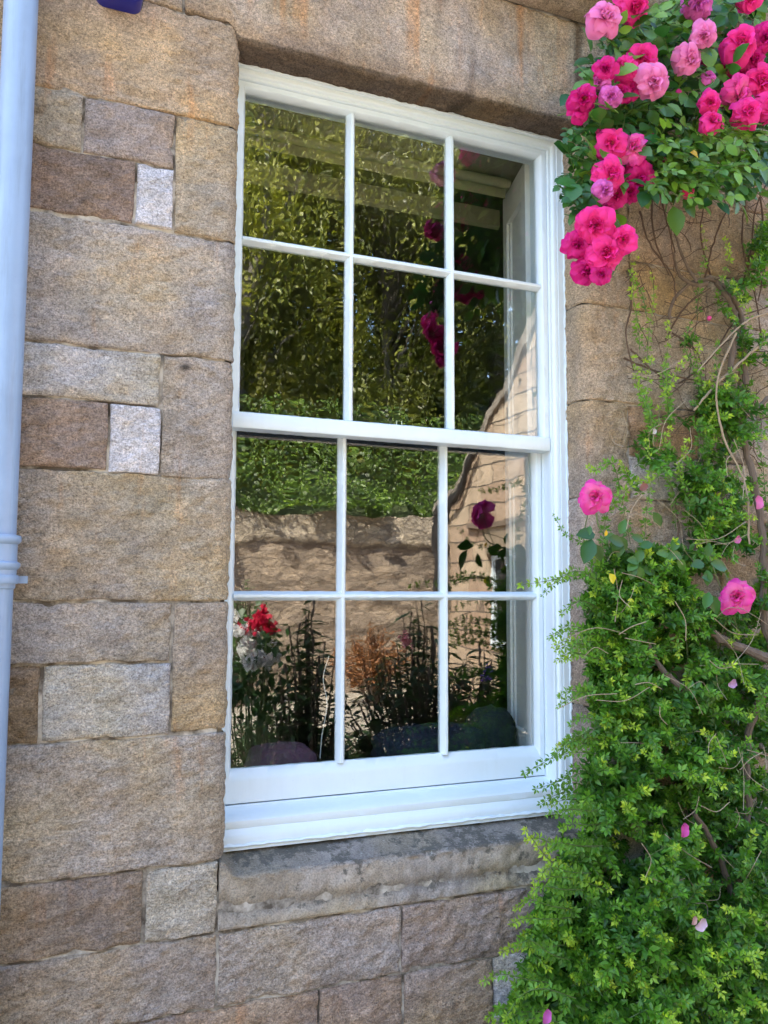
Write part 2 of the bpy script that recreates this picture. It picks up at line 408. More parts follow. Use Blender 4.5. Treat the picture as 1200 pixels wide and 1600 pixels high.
B(OX1, 1.67, 1.169, 1.47, (.37,.29,.22), 'L'); B(1.67, 2.1, 1.169, 1.33, GREY); B(1.67, 2.2, 1.33, 1.47, TAN); B(2.1, 2.6, 1.169, 1.33, RUST); B(2.2, 2.7, 1.33, 1.47, BEIGE)
B(OX1, 2.05, .868, 1.169, (.36,.29,.22), 'L'); B(2.05, 2.6, .868, 1.169, TAN)
B(1.552, 2.2, .706, .868, GREY); B(2.2, 2.8, .706, .868, TAN); B(1.80, 2.5, .541, .706, RUST); B(1.62, 2.3, .375, .541, TAN); B(1.55, 2.4, .2, .375, GREY)
B(1.90, 2.8, 2.93, 3.215, TAN)
# the rest of the front, coarser
rr = random.Random(5); cz = [0, .2, .375, .541, .706, .868, 1.163, 1.332, 1.47, 1.768, 1.93, 2.056, 2.358, 2.517, 2.655, 2.925, 3.215]
LEFT = {.2:-.35, .375:-.35, .541:-.5, .706:-.22, .868:-.34, 1.163:-.16, 1.332:-.2, 1.47:-.4, 1.768:-.28, 1.93:-.3, 2.056:-.36, 2.358:-.26, 2.517:-.28, 2.655:-.3, 2.925:-.6}
LEFT[.2] = -.5; RIGHT = {0:2.4}
cols = [TAN, BEIGE, GREY, RUST, LGREY, PINK, BROWN]
for i in range(len(cz)-1):
    z0, z1 = cz[i], cz[i+1]
    x = LEFT.get(z0, -.3) if i else .9
    while x > -3:
        w_ = rr.uniform(.35, .75); B(x-w_, x, z0, z1, rr.choice(cols), step=.025); x -= w_
    x = .9 if i == 0 else 2.45
    if i:
        x = {.2:2.4, .375:2.3, .541:2.5, .706:2.8, .868:2.6, 1.163:2.6, 1.332:2.7, 1.47:2.7, 1.768:2.6, 1.93:2.5, 2.056:2.7, 2.358:2.5, 2.517:2.9, 2.655:2.8, 2.925:2.8}[z0]
        if z0 == 2.517: z0 = 2.5; z1 = 2.74
        if z0 == 2.655: z0 = 2.74; z1 = 2.93
        if z0 == 2.358: z0 = 2.345; z1 = 2.5
        if z0 == 2.056: z1 = 2.345
        if z0 == 2.925: z0 = 2.93
    while x < 4.5:
        w_ = rr.uniform(.35, .75); B(x, x+w_, z0, z1, rr.choice(cols), step=.025); x += w_
for z0, z1 in ((3.36, 3.64), (3.64, 3.93), (3.93, 4.22), (4.22, 4.5), (4.5, 4.8), (4.8, 5.1)):
    x = -3.2
    while x < 4.6:
        w_ = rr.uniform(.35, .8); B(x, x+w_, z0, z1, rr.choice(cols), step=.03); x += w_
G.build('masonry', M_STONE, wall)
# lintel: one long stone, its lower edge rounded over the opening
def sstep(a, b, x):
    t = np.clip((x-a)/(b-a), 0, 1); return t*t*(3-2*t)
G = Grids()
xs = axis(.330, 1.898, .0085); L0 = 3.213-2.925
ts = np.concatenate([axis(0, .30, .0085)[:-3], np.linspace(.30, .47, 24)])
Sx, T = np.meshgrid(xs, ts, indexing='ij')
ins = sstep(.440, .474, Sx)*(1-sstep(1.506, 1.54, Sx))
zb = 2.928-.041*ins; R_ = .004+.012*ins; flat = (3.213-zb-R_)
tt = T/.30*(flat)                                          # front face rows
q = np.maximum(T-.30, 0); a = np.clip(q/R_, 0, math.pi/2); fl = np.maximum(q-R_*math.pi/2, 0)
X, Zw = edge_warp(Sx, 3.213-T)
zf = np.where(T < .30, 3.213-tt, zb+R_-R_*np.sin(a)); yf = np.where(T < .30, 0, R_-R_*np.cos(a)+fl)
h = block_height(Sx, 3.213-T, .330, 1.898, 2.60, 3.213, 77, .8)
h = h-.0015*np.clip(fbm(Sx*9, T*9, 5, 3), -.2, 1)
nz = -np.sin(a)*(T >= .30); ny = -np.where(T < .30, 1, np.cos(a))
P = np.stack([X, yf+ny*h, zf+nz*h], -1)
C = tone(Sx, T, (.42,.335,.245), 8)
# old brown weathering along the lower edge, dark vertical runs; underside shade painted in
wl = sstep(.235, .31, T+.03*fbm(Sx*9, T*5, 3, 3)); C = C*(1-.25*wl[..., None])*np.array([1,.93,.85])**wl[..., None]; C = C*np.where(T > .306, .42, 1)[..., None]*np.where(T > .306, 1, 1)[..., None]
rs = np.clip(fbm(Sx*30, T*1.2, 29, 3)*2.0-.15, 0, .7)*(1-sstep(.18, .30, T)); C = C*(1-rs[..., None]*np.array([-.10,.30,.60]))
rn = np.clip(fbm(Sx*26, T*2.0, 22, 3)*1.8-.25, 0, .6)*(Sx > .9); C *= (1-rn)[..., None]
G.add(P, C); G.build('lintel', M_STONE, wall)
# projecting string course above the lintel
G = Grids()
prof = np.array([(.0,3.2165),(-.03,3.218),(-.045,3.226),(-.060,3.242),(-.066,3.250),(-.095,3.252),(-.105,3.258),(-.108,3.29),(-.105,3.325),(-.09,3.338),(.0,3.362)])
for k in range(-4, 6):
    xs = np.linspace(k*.83+.003, k*.83+.827, 50)
    Sx, J = np.meshgrid(xs, np.arange(len(prof)), indexing='ij')
    P = np.stack([Sx, prof[J.astype(int), 0]+.004*fbm(Sx*20, J*.9, 60+k, 3), prof[J.astype(int), 1]+.003*fbm(Sx*20, J*.9, 90, 3)], -1)
    G.add(P, tone(Sx, J*.01, (.36,.28,.19), 300+k)*(1-.35*np.clip(fbm(Sx*6, J*.3, 4, 3)+.3, 0, 1))[..., None])
G.build('string_course', M_STONE, wall)
# stone sill: weathered top inside the opening
G = Grids()
xs = axis(.460, 1.552, .008)
fr = list(axis(0, .100, .008)[:-3])+[.100]
nt_ = 22
rows = len(fr)+nt_
Sx, J = np.meshgrid(xs, np.arange(rows), indexing='ij')
ins = sstep(.466, .505, Sx)*(1-sstep(1.48, 1.52, Sx))
zf = .866-.034*ins
P = np.zeros(Sx.shape+(3,)); Tn = np.zeros(Sx.shape)
for j in range(rows):
    s_ = Sx[:, j]
    if j < len(fr):
        z = .708+(zf[:, j]-.012-.708)*(fr[j]/.100); y = 0*s_
    else:
        u = (j-len(fr)+1)/nt_; ii = ins[:, j]
        if u < .25:
            a = u/.25*math.pi/2*.85; z = zf[:, j]-.012+.012*math.sin(a); y = .016*(1-math.cos(a))+0*s_
        else:
            v = (u-.25)/.75; y0 = .016*(1-math.cos(math.pi/2*.85)); y = y0+(.15-y0)*v+0*s_
            z = (zf[:, j]-.012+.012*math.sin(math.pi/2*.85))*(1-v)+(.874)*v - .002
    P[:, j, 0] = s_; P[:, j, 1] = y; P[:, j, 2] = z; Tn[:, j] = j/rows
h = .009*fbm(Sx*22, J*.12, 71, 4)+.006*fbm(Sx*70, J*.5, 72, 3)-.010*np.exp(-((J-len(fr)*.45)/1.3)**2)
P[..., 1] -= h*np.where(J < len(fr)+4, 1, .2); P[..., 2] += h*np.where(J < len(fr)+4, .2, .7)
P[:, 0, 1] = .014; P[:, 1, 1] = .004; P[0, :, 1] += .012; P[-1, :, 1] += .012
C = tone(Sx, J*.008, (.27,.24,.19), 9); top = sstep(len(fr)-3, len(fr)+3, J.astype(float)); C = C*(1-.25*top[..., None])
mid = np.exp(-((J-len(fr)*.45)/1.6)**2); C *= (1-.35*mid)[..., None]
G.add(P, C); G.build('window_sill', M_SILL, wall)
# masonry core behind the face stones: mortar in the joints, the depth of the wall, the closed house behind
mb = MB()
x_in0, x_in1, z_in0, z_in1 = .425, 1.555, .80, 2.96
def ring(mb, x0, x1, z0, z1, a0, a1, c0, c1, y0, y1):
    mb.box(x0, a0, y0, y1, z0, z1); mb.box(a1, x1, y0, y1, z0, z1)
    mb.box(a0, a1, y0, y1, z0, c0); mb.box(a0, a1, y0, y1, c1, z1)
ring(mb, -3.2, 4.8, -.2, 5.1, OX0-.026, OX1+.026, OZ0-.075, OZ1+.026, .0086, .0410)
ring(mb, -3.19, 4.79, -.19, 5.09, OX0-.007, OX1+.007, OZ0-.075, OZ1+.022, .042, .0865)
mb.build('mortar', M_MORTAR, wall)
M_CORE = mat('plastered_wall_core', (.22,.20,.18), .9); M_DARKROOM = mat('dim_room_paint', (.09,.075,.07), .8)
mb = MB(); ring(mb, -3.2, 4.8, -.2, 5.1, x_in0, x_in1, z_in0, z_in1, .09, .50); mb.build('wall_core', M_CORE, wall)
M_SLATE = mat('slate', (.09,.095,.11), .6)
bt = nd(M_SLATE, 'ShaderNodeTexBrick'); bt.inputs['Scale'].default_value = 4; bt.inputs['Color1'].default_value = (.11,.115,.13,1); bt.inputs['Color2'].default_value = (.06,.065,.08,1); bt.inputs['Mortar'].default_value = (.02,.02,.02,1); bt.inputs['Mortar Size'].default_value = .015
lk(M_SLATE, coords(M_SLATE), bt.inputs['Vector']); lk(M_SLATE, bt.outputs[0], bsdf(M_SLATE).inputs['Base Color'])
mb = MB(); mb.add([(-3.3,-.18,5.1),(4.9,-.18,5.1),(4.9,3.3,7.6),(-3.3,3.3,7.6),(-3.3,6.6,5.1),(4.9,6.6,5.1)], [(0,1,2,3),(3,2,5,4),(0,3,4),(1,5,2),(0,4,5,1)])
mb.build('roof', M_SLATE, wall)
room = MB(); X0, X1, Y0, Y1, Z0, Z1 = -3.1, 4.7, .502, 6.4, .15, 3.25
room.box(X0-.1, X0, Y0, Y1, 0, 5.1); room.box(X1, X1+.1, Y0, Y1, 0, 5.1); room.box(X0-.1, X1+.1, Y1, Y1+.1, 0, 5.1)
room.box(X0, X1, Y0, Y1, Z1, Z1+.1)
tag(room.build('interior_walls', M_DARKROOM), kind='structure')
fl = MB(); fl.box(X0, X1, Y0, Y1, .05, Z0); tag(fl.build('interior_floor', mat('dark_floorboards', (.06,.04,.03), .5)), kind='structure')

# ---------------------------------------------------------------- sash window
win = empty('sash_window', (.99, FD, .87), 'tall white painted twelve pane sliding sash window set in the sandstone wall', 'window')
FO = (.443, 1.509, .86, 2.903)
mb = MB(); mb.loop((FO[0], FO[1], .80, FO[3]), (FO[0]+.10, FO[1]-.10, .90, FO[3]-.10),
    [(0,.205),(0,.0915),(.27,.0905),(.285,.0945),(.30,.0925),(.36,.0935),(.41,.098),(.43,.103),(.445,.1035),(.50,.1035),(.515,.106),(.52,.112),(.52,.148),(.54,.1485),(.54,.153),(.525,.154),(.525,.205),(0,.205)], wob=0)
mb.build('window_frame', M_WHITE, win, smooth=True)
mb = MB(); mb.sweep_x([(.205,.955),(.155,.9545),(.151,.949),(.128,.943),(.104,.935),(.0975,.929),(.0965,.914),(.0985,.911),(.0965,.908),(.0925,.9),(.0885,.894),(.0875,.885),(.0885,.862),(.205,.862)], FO[0]+.001, FO[1]-.001, 60, .0012, 3)
mb.build('timber_sill', M_WHITE, win, smooth=True)
mb = MB()                                                    # ragged caulked edge where the paint meets stone
def caulk(pts, r):
    P = []
    for i in range(len(pts)-1):
        a, b = np.array(pts[i]), np.array(pts[i+1]); n = int(np.linalg.norm(b-a)/.012)
        for k in range(n): P.append(a+(b-a)*k/n+RNG.normal(0, .0008, 3))
    mb.tube(P, [r*(1+.5*random.uniform(-1, 1)) for _ in P], 5)
caulk([(.478,.089,.88),(.476,.089,2.881),(1.503,.089,2.881),(1.503,.089,.88)], .0028)
caulk([(.478,.087,.873),(1.504,.087,.873)], .005)
mb.build('caulking', M_WHITE, win, smooth=True)
XC = (.8195, 1.133)
def sash(name, x0, x1, z0, z1, gx0, gx1, gz0, gz1, y, zb, label):
    e = bpy.data.objects.new(name, None)
    gy = y+.019
    mb = MB(); mb.loop((x0, x1, z0, z1), (gx0, gx1, gz0, gz1), [(0,y+.041),(0,y),(.62,y),(.72,y+.002),(.99,gy-.001),(1,gy+.004),(1,y+.03),(.8,y+.041),(0,y+.041)], wob=.0022, seg=60, seed=4)
    s = mb.build(name, M_WHITE, win, smooth=True)
    if label: s['label'] = label
    for k, xc in enumerate(XC):
        mb = MB(); n = 50; vs = []
        pr = [(-.0135, gy+.003), (-.0125, gy-.0008), (-.0042, y+.0035), (0, y+.0025), (.0042, y+.0035), (.0125, gy-.0008), (.0135, gy+.003), (.009, y+.040), (-.009, y+.040)]
        for i in range(n+1):
            z = gz0-.004+(gz1-gz0+.008)*i/n
            for j, (dx, yy) in enumerate(pr):
                d = .0022*float(vn(z*70, j*5+k, 8)) if j in (1, 5) else .0012*float(vn(z*30, j+k*3, 9)); vs.append((xc+dx+d, yy+d*.3, z))
        m = len(pr); mb.add(vs, [(i*m+j, i*m+(j+1) % m, (i+1)*m+(j+1) % m, (i+1)*m+j) for i in range(n) for j in range(m)])
        mb.build('glazing_bar', M_WHITE, s, smooth=True)
    pr = [(gy+.0028, -.0128), (gy-.001, -.0118), (y+.0030, -.0040), (y+.0020, 0), (y+.0030, .0040), (gy-.001, .0118), (gy+.0028, .0128), (y+.0385, .009), (y+.0385, -.009)]
    mb = MB(); mb.sweep_x([(a, zb+b) for a, b in pr], gx0-.004, gx1+.004, 60, .0016, 21)
    mb.build('glazing_bar', M_WHITE, s, smooth=True)
    xe = [gx0, XC[0], XC[1], gx1]; ze = [gz0, zb, gz1]
    for i in range(3):
        for j in range(2):
            a, b, c, d = xe[i]-.003, xe[i+1]+.003, ze[j]-.003, ze[j+1]+.003
            if i: a += .006
            if i < 2: b -= .006
            if j: c += .006
            else: d -= .006
            mb = MB(); tx = random.uniform(-1, 1)*.0016; tz = random.uniform(-1, 1)*.0022; th = .003
            cx, cz_ = (a+b)/2, (c+d)/2
            vs = []
            for yy in (0, th):
                for (x, z) in ((a, c), (b, c), (b, d), (a, d)): vs.append((x, gy+.0012+yy+(x-cx)*tx*2+(z-cz_)*tz, z))
            mb.add(vs, [(0,1,2,3),(4,7,6,5),(0,4,5,1),(1,5,6,2),(2,6,7,3),(3,7,4,0)])
            mb.build('pane', M_GLASS, s)
    return s
us = sash('upper_sash', .493, 1.455, 1.921, 2.850, .517, 1.431, 1.960, 2.829, .1105, 2.420, 'upper sash with heavy bottom rail, standing proud of the lower one')
mb = MB(); mb.sweep_x([(.1055,1.9535),(.1040,1.951),(.1035,1.918),(.106,1.9135),(.148,1.912),(.148,1.9535)], .4945, 1.4530, 40, .001, 6)
mb.build('bottom_rail', M_WHITE, us, smooth=True)
ls = sash('lower_sash', .4935, 1.4545, .958, 1.952, .522, 1.432, 1.041, 1.918, .156, 1.482, 'lower sash with deep bottom rail')
M_BRASS = mat('tarnished_brass', (.45,.40,.30), .35, metal=1.0)
c = at(616, 657, .205); mb = MB(); mb.box(c[0]-.014, c[0]+.014, .150, .20, 1.9530, 1.962); mb.tube([(c[0]-.008,.17,1.96),(c[0]-.008,.17,1.978),(c[0]+.008,.17,1.980),(c[0]+.008,.17,1.96)], .003, 6)
mb.build('sash_fastener', M_BRASS, ls, smooth=True)
# inner lining: splayed panelled shutter boxes, soffit and window board
lin = MB()
def quadbox(p0, p1, z0, z1, t):
    (xa, ya), (xb, yb) = p0, p1; dx, dy = xb-xa, yb-ya; L = math.hypot(dx, dy); nx, ny = -dy/L*t, dx/L*t
    lin.add([(xa,ya,z0),(xb,yb,z0),(xb+nx,yb+ny,z0),(xa+nx,ya+ny,z0),(xa,ya,z1),(xb,yb,z1),(xb+nx,yb+ny,z1),(xa+nx,ya+ny,z1)],
            [(0,3,2,1),(4,5,6,7),(0,1,5,4),(1,2,6,5),(2,3,7,6),(3,0,4,7)])
RA, RB = (1.462, .206), (1.548, .495); LA, LB = (.490, .206), (.432, .495)
for (A, Bq, sg) in ((RA, RB, 1), (LA, LB, -1)):
    quadbox(A, Bq, .93, 2.885, -.02*sg)
    D = np.array(Bq)-np.array(A); nrm = np.array([-D[1], D[0]])/np.linalg.norm(D)*sg
    def seg(u0, u1, z0, z1, t, off=0):
        a_ = np.array(A)+D*u0+nrm*off; b_ = np.array(A)+D*u1+nrm*off; quadbox(tuple(a_), tuple(b_), z0, z1, t*sg)
    for u0, u1, z0, z1 in ((.03,.2,.95,2.87),(.82,.98,.95,2.87),(.2,.82,.95,1.06),(.2,.82,1.86,1.96),(.2,.82,2.76,2.87)): seg(u0, u1, z0, z1, .016, .001)
    for u0, u1, z0, z1 in ((.2,.26,1.06,1.86),(.76,.82,1.06,1.86),(.2,.26,1.96,2.76),(.76,.82,1.96,2.76)): seg(u0, u1, z0, z1, .008, .001)
lin.build('window_lining', M_INWHITE, win, bevel=.002)
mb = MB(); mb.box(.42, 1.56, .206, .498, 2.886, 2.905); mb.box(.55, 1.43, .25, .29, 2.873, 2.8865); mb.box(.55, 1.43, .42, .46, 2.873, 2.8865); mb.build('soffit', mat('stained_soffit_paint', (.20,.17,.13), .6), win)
mb = MB(); mb.box(.42, 1.56, .199, .62, .925, .950); mb.build('window_board', M_INWHITE, win, bevel=.004)

M_CREAM = cm = mat('cream_blind_cloth', (.22,.21,.13), .8)
bl = empty('roller_blind', (.99, .36, 2.85), 'rolled up cream blind under the head of the window, dimly seen through the top panes', 'blind')
mb = MB(); mb.tube([(.50,.355,2.855),(1.47,.355,2.855)], .016, 20); mb.build('roll', M_CREAM, bl, smooth=True)
mb = MB(); mb.box(.50, 1.47, .376, .380, 2.815, 2.85); mb.build('hem', M_CREAM, bl)
mb = MB(); mb.sweep_x([(.60,2.885),(.60,2.825),(.612,2.815),(.63,2.825),(.63,2.885)], .40, 1.58, 2); o = mb.build('curtain_pelmet', M_CREAM); tag(o, 'cream moulded pelmet board behind the rolled blind', 'pelmet')
# things on the window board, seen dimly through the lowest panes
def cushion(name, c, sx, sy, sz, m, label, cat, seed, rot=0):
    n1, n2 = 28, 20; V = []
    for i in range(n1):
        for j in range(n2+1):
            th = 2*math.pi*i/n1; ph = -math.pi/2+math.pi*j/n2
            k = 1+.16*float(fbm(math.cos(th)*2.4+3, ph*2.2+math.sin(th)*2.4, seed, 3)); e = .75
            f_ = lambda v: math.copysign(abs(v)**e, v)
            x, y, z = sx*f_(math.cos(th))*f_(math.cos(ph))*k, sy*f_(math.sin(th))*f_(math.cos(ph))*k, sz*f_(math.sin(ph))*k
            z = max(z, -sz*.86)
            V.append((c[0]+x*math.cos(rot)-y*math.sin(rot), c[1]+x*math.sin(rot)+y*math.cos(rot), c[2]+z))
    F = [(i*(n2+1)+j, ((i+1) % n1)*(n2+1)+j, ((i+1) % n1)*(n2+1)+j+1, i*(n2+1)+j+1) for i in range(n1) for j in range(n2)]
    me = bpy.data.meshes.new(name); me.from_pydata(V, [], F)
    o = link(name, me, m, None, True); return tag(o, label, cat)
def cloth_mat(name, col):
    m = mat(name, col, .9); lk(m, bump(m, noise(m, coords(m), 18, 4, .6), .6, .01), bsdf(m).inputs['Normal']); return m
cushion('cushion', (.72, .40, 1.000), .105, .07, .060, cloth_mat('mauve_cloth', (.15,.07,.12)), 'crumpled mauve bundle on the window board at the lower left pane', 'cushion', 1)
cushion('cushion', (1.18, .36, 1.015), .20, .09, .075, cloth_mat('navy_cloth', (.006,.012,.03)), 'slumped navy blue cushion behind the middle and right bottom panes', 'cushion', 2, .1)
cushion('cushion', (1.40, .38, 1.035), .085, .07, .095, cloth_mat('slate_blue_cloth', (.008,.014,.022)), 'upright slate blue cushion beside the white shutter lining', 'cushion', 3, .5)
mb = MB(); mb.box(1.0, 1.20, .225, .265, .951, .975); o = mb.build('book', cloth_mat('grey_cover', (.07,.08,.09)), None, bevel=.004); tag(o, 'low dull grey book lying on the window board behind the middle bottom pane', 'book')
mb = MB(); p0 = at(500, 1145, .33); P = [at(497, 1040, .36), at(505, 1060, .34), at(511, 1100, .33), at(503, 1150, .33), at(500, 1185, .33)]
P[0] = at(514, 1025, .36)
mb.tube(smooth_line(P, 5), .0014, 6); o = mb.build('white_cable', M_INWHITE, None, smooth=True); tag(o, 'thin white cable rising behind the lower left pane', 'cable')

# ---------------------------------------------------------------- downpipe
pipe = empty('downpipe', (-.035, -.055, 0), 'pale blue grey painted cast iron rainwater downpipe at the left edge of the wall', 'pipe')
px_, py_, rp = -.040, -.058, .0345
mb = MB(); mb.lathe(px_, py_, [(rp,1.50),(rp,1.0),(rp,.3),(rp,.02),(rp-.004,.02)], 40); mb.build('pipe_length', M_PIPE, pipe, smooth=True)
mb = MB(); mb.lathe(px_, py_, [(rp+.0015,1.58),(rp+.0015,3.0),(rp+.0015,5.0)], 40); mb.build('pipe_length', M_PIPE, pipe, smooth=True)
mb = MB(); R1 = rp+.005
mb.lathe(px_, py_, [(rp,1.612),(R1+.005,1.611),(R1+.007,1.606),(R1+.007,1.599),(R1+.004,1.595),(R1,1.592),(R1,1.556),(R1+.006,1.553),(R1+.007,1.547),(R1+.004,1.541),(R1,1.538),(R1-.002,1.50),(rp,1.497)], 40); mb.build('pipe_socket', M_PIPE, pipe, smooth=True)
mb = MB(); mb.lathe(px_, py_, [(rp,1.527),(R1+.003,1.527),(R1+.004,1.525),(R1+.004,1.511),(R1+.003,1.509),(rp,1.509)], 40)
mb.box(px_-.062, px_+.062, -.030, -.021, 1.510, 1.526); mb.box(px_+.040, px_+.056, -.021, .002, 1.512, 1.524); mb.box(px_-.056, px_-.040, -.021, .002, 1.512, 1.524)
mb.build('pipe_bracket', M_PIPE, pipe, smooth=True)

# ---------------------------------------------------------------- alarm box high on the wall
ab = empty('alarm_box', (.18, 0, 2.95), 'deep blue rounded plastic box fixed to the wall at the very top left', 'alarm box')
def rbox(x0, x1, z0, z1, y0, y1, r, m, nm):
    mb = MB(); n = 8; out = []
    for (cx, cz_, a0) in ((x1-r, z1-r, 0), (x0+r, z1-r, 90), (x0+r, z0+r, 180), (x1-r, z0+r, 270)):
        for k in range(n+1):
            a = math.radians(a0+90*k/n); out.append((cx+r*math.cos(a), cz_+r*math.sin(a)))
    N = len(out); cx, cz_ = (x0+x1)/2, (z0+z1)/2; vs = []
    rings = [(1, y1), (1, y0+.012), (.985, y0+.005), (.95, y0+.001), (.9, y0)]
    for s_, y in rings:
        for (x, z) in out: vs.append((cx+(x-cx)*s_, y, cz_+(z-cz_)*s_))
    fs = [(i*N+k, i*N+(k+1) % N, (i+1)*N+(k+1) % N, (i+1)*N+k) for i in range(len(rings)-1) for k in range(N)]
    fs.append(tuple((len(rings)-1)*N+k for k in range(N))); mb.add(vs, fs); return mb.build(nm, m, ab, smooth=True)
rbox(.120, .226, 2.882, 3.09, -.062, -.004, .022, M_BLUE, 'cover')
rbox(.114, .232, 2.89, 3.095, -.006, .004, .02, mat('dark_backplate', (.02,.02,.03), .5), 'backplate')

# ---------------------------------------------------------------- leaves
def leaves(P, D, U, L, W, C, st=((.45, 1.0),), fold=.22, droop=.15, Cend=None):
    """one folded, drooping blade per row; returns V, T, C"""
    P, D, U = [np.asarray(a, float) for a in (P, D, U)]; n = len(P)
    D = D/(np.linalg.norm(D, axis=1, keepdims=True)+1e-9)
    Sd = np.cross(D, U); Sd /= (np.linalg.norm(Sd, axis=1, keepdims=True)+1e-9); N = np.cross(Sd, D)
    L = np.asarray(L)[:, None]; W = np.asarray(W)[:, None]
    vs = [P]
    for t, w_ in st:
        c_ = P+D*L*t-N*L*droop*t*t
        vs += [c_-Sd*W*w_*.5+N*W*w_*fold, c_, c_+Sd*W*w_*.5+N*W*w_*fold]
    vs.append(P+D*L-N*L*droop)
    m = len(vs); V = np.stack(vs, 1).reshape(-1, 3)
    f = [(0, 2, 1), (0, 3, 2)]
    for k in range(len(st)-1):
        a = 1+3*k; b = a+3
        f += [(a, a+1, b+1), (a, b+1, b), (a+1, a+2, b+2), (a+1, b+2, b+1)]
    a = 1+3*(len(st)-1); f += [(a, a+1, m-1), (a+1, a+2, m-1)]
    T = (np.arange(n)[:, None, None]*m+np.array(f)[None]).reshape(-1, 3)
    Cv = np.repeat(np.asarray(C, float), m, 0)
    return V, T, Cv
class Leafer:
    def __init__(s, **k): s.P=[]; s.D=[]; s.U=[]; s.L=[]; s.W=[]; s.C=[]; s.k=k
    def add(s, p, d, u, l, w, c): s.P.append(p); s.D.append(d); s.U.append(u); s.L.append(l); s.W.append(w); s.C.append(c)
    def build(s, name, m, parent):
        V, T, C = leaves(np.array(s.P), np.array(s.D), np.array(s.U), np.array(s.L), np.array(s.W), np.array(s.C), **s.k)
        return link(name, np_mesh(name, V, T, np.clip(C, 0, 1)), m, parent)
def unit(v): v = np.asarray(v, float); return v/(np.linalg.norm(v)+1e-9)
def inpoly(x, y, poly):
    c = False; n = len(poly); j = n-1
    for i in range(n):
        xi, yi = poly[i]; xj, yj = poly[j]
        if (yi > y) != (yj > y) and x < (xj-xi)*(y-yi)/(yj-yi)+xi: c = not c
        j = i
    return c
def sample(poly):
    xs = [p[0] for p in poly]; ys = [p[1] for p in poly]
    while True:
        x, y = random.uniform(min(xs), max(xs)), random.uniform(min(ys), max(ys))
        if inpoly(x, y, poly): return x, y
rv = lambda s=1.0: RNG.normal(0, s, 3)
def green(t, k=1.0):
    """t 0 = old dark leaf, 1 = fresh yellow-green tip"""
    a = np.array((.032,.115,.013)); b = np.array((.12,.29,.020)); c_ = np.array((.38,.50,.035))
    col = a+(b-a)*min(1, t*2) if t < .5 else b+(c_-b)*(t-.5)*2
    return col*k*random.uniform(.8, 1.2)

# ---------------------------------------------------------------- small leaved climbing shrub on the right
shrub = empty('climbing_shrub', (1.9, -.15, 0), 'dense small leaved green climbing shrub filling the lower right beside the window', 'shrub')
lf = Leafer(st=((.5, 1.0),), fold=.20, droop=.18); stem = MB()
def trifoliate(p, d, n, s, t):
    d = unit(d); n = unit(n-d*np.dot(n, d)); sd_ = np.cross(d, n)
    for a in (0, .95, -.95):
        dd = unit(d*math.cos(a)+sd_*math.sin(a)+rv(.10)); k = 1.0 if a == 0 else .82
        lf.add(p+dd*s*.10, dd, n+rv(.25), s*k, s*k*.46, green(t))
def shoot(p, d, nodes, s, step, t0=.2, t1=.8, sag=.02, r=.0012):
    p = np.array(p, float); d = unit(d); P = [p.copy()]
    side = unit(np.cross(d, (0, 0, 1))+1e-3)
    for k in range(nodes):
        d = unit(d+np.array((0, 0, -sag))+rv(.07)); p = p+d*step; P.append(p.copy())
        u = k/nodes; sc = s*(.75+.5*math.sin(math.pi*min(1, u+.15)))*(1-.35*u)
        tt = np.clip(t0+(t1-t0)*u**2+random.uniform(-.12, .12), 0, 1)
        ph = (k % 2)*math.pi/2+random.uniform(-.4, .4); up = np.cross(side, d)
        lat = unit(side*math.cos(ph)+up*math.sin(ph))
        for sg in (1, -1):
            if random.random() < .93:
                trifoliate(p, lat*sg+d*.75+np.array((0,-.25,.15)), np.array((-.25,-.9,.75))+rv(.35), sc, tt)
    trifoliate(p, d, np.array((-.3,-1,.5)), s*.7, t1)
    stem.tube(P[::2]+[P[-1]] if len(P) > 4 else P, [r*(1-.6*i/len(P[::2])) for i in range(len(P[::2])+1)] if len(P) > 4 else r, 4)
P1 = [(925,870),(990,850),(1080,890),(1130,950),(1200,930),(1215,1620),(790,1620),(825,1500),(850,1420),(880,1330),(915,1290),(925,1180),(925,1100),(915,960)]
P2 = [(1000,580),(1060,540),(1130,480),(1150,400),(1215,340),(1215,930),(1090,880),(990,850),(950,800),(1005,700)]
def bulge0(px, py):
    """how far the foliage stands off the wall"""
    return .10+.22*min(1, max(0, (py-850)/650))*min(1, max(.15, (px-860)/150))
def bulge(px, py):
    return bulge0(px, py)*(1-.6*float(np.clip((985-px)/60., 0, 1)*np.clip((1200-py)/80., 0, 1)))
def scatter(poly, n, dens, s, back=False):
    for _ in range(n):
        px, py = sample(poly)
        if random.random() > dens(px, py): continue
        b = bulge(px, py); y = -b*(random.random()**.7) if not back else -.02-.3*b*random.random()
        p = at(px, py, y)
        d = np.array((random.uniform(-.9, .5), random.uniform(-.9, -.1), random.uniform(-.35, .9)))
        fresh = random.random() < .34 and not back; k = random.randint(5, 11)
        shoot(p-unit(d)*.05, d, k, random.uniform(.021, .030)*(1.1 if not fresh else .95), random.uniform(.011, .015), .3 if fresh else random.uniform(0, .2), 1.0 if fresh else random.uniform(.25, .7), .03)
clump = lambda px, py: float(np.clip(.50+2.1*fbm(px/70., py/70., 31, 3)+(py-1150)/1400., 0, 1))
scatter(P1, 1900, lambda a, b: clump(a, b), .016)
scatter(P1, 700, lambda a, b: float(np.clip(.35+(b-850)/350., 0, 1)), .016, True)
scatter(P2, 620, lambda a, b: float(np.clip(.28+1.9*fbm(a/80., b/80., 77, 3)+(a-1060)/600., 0, 1)), .015)
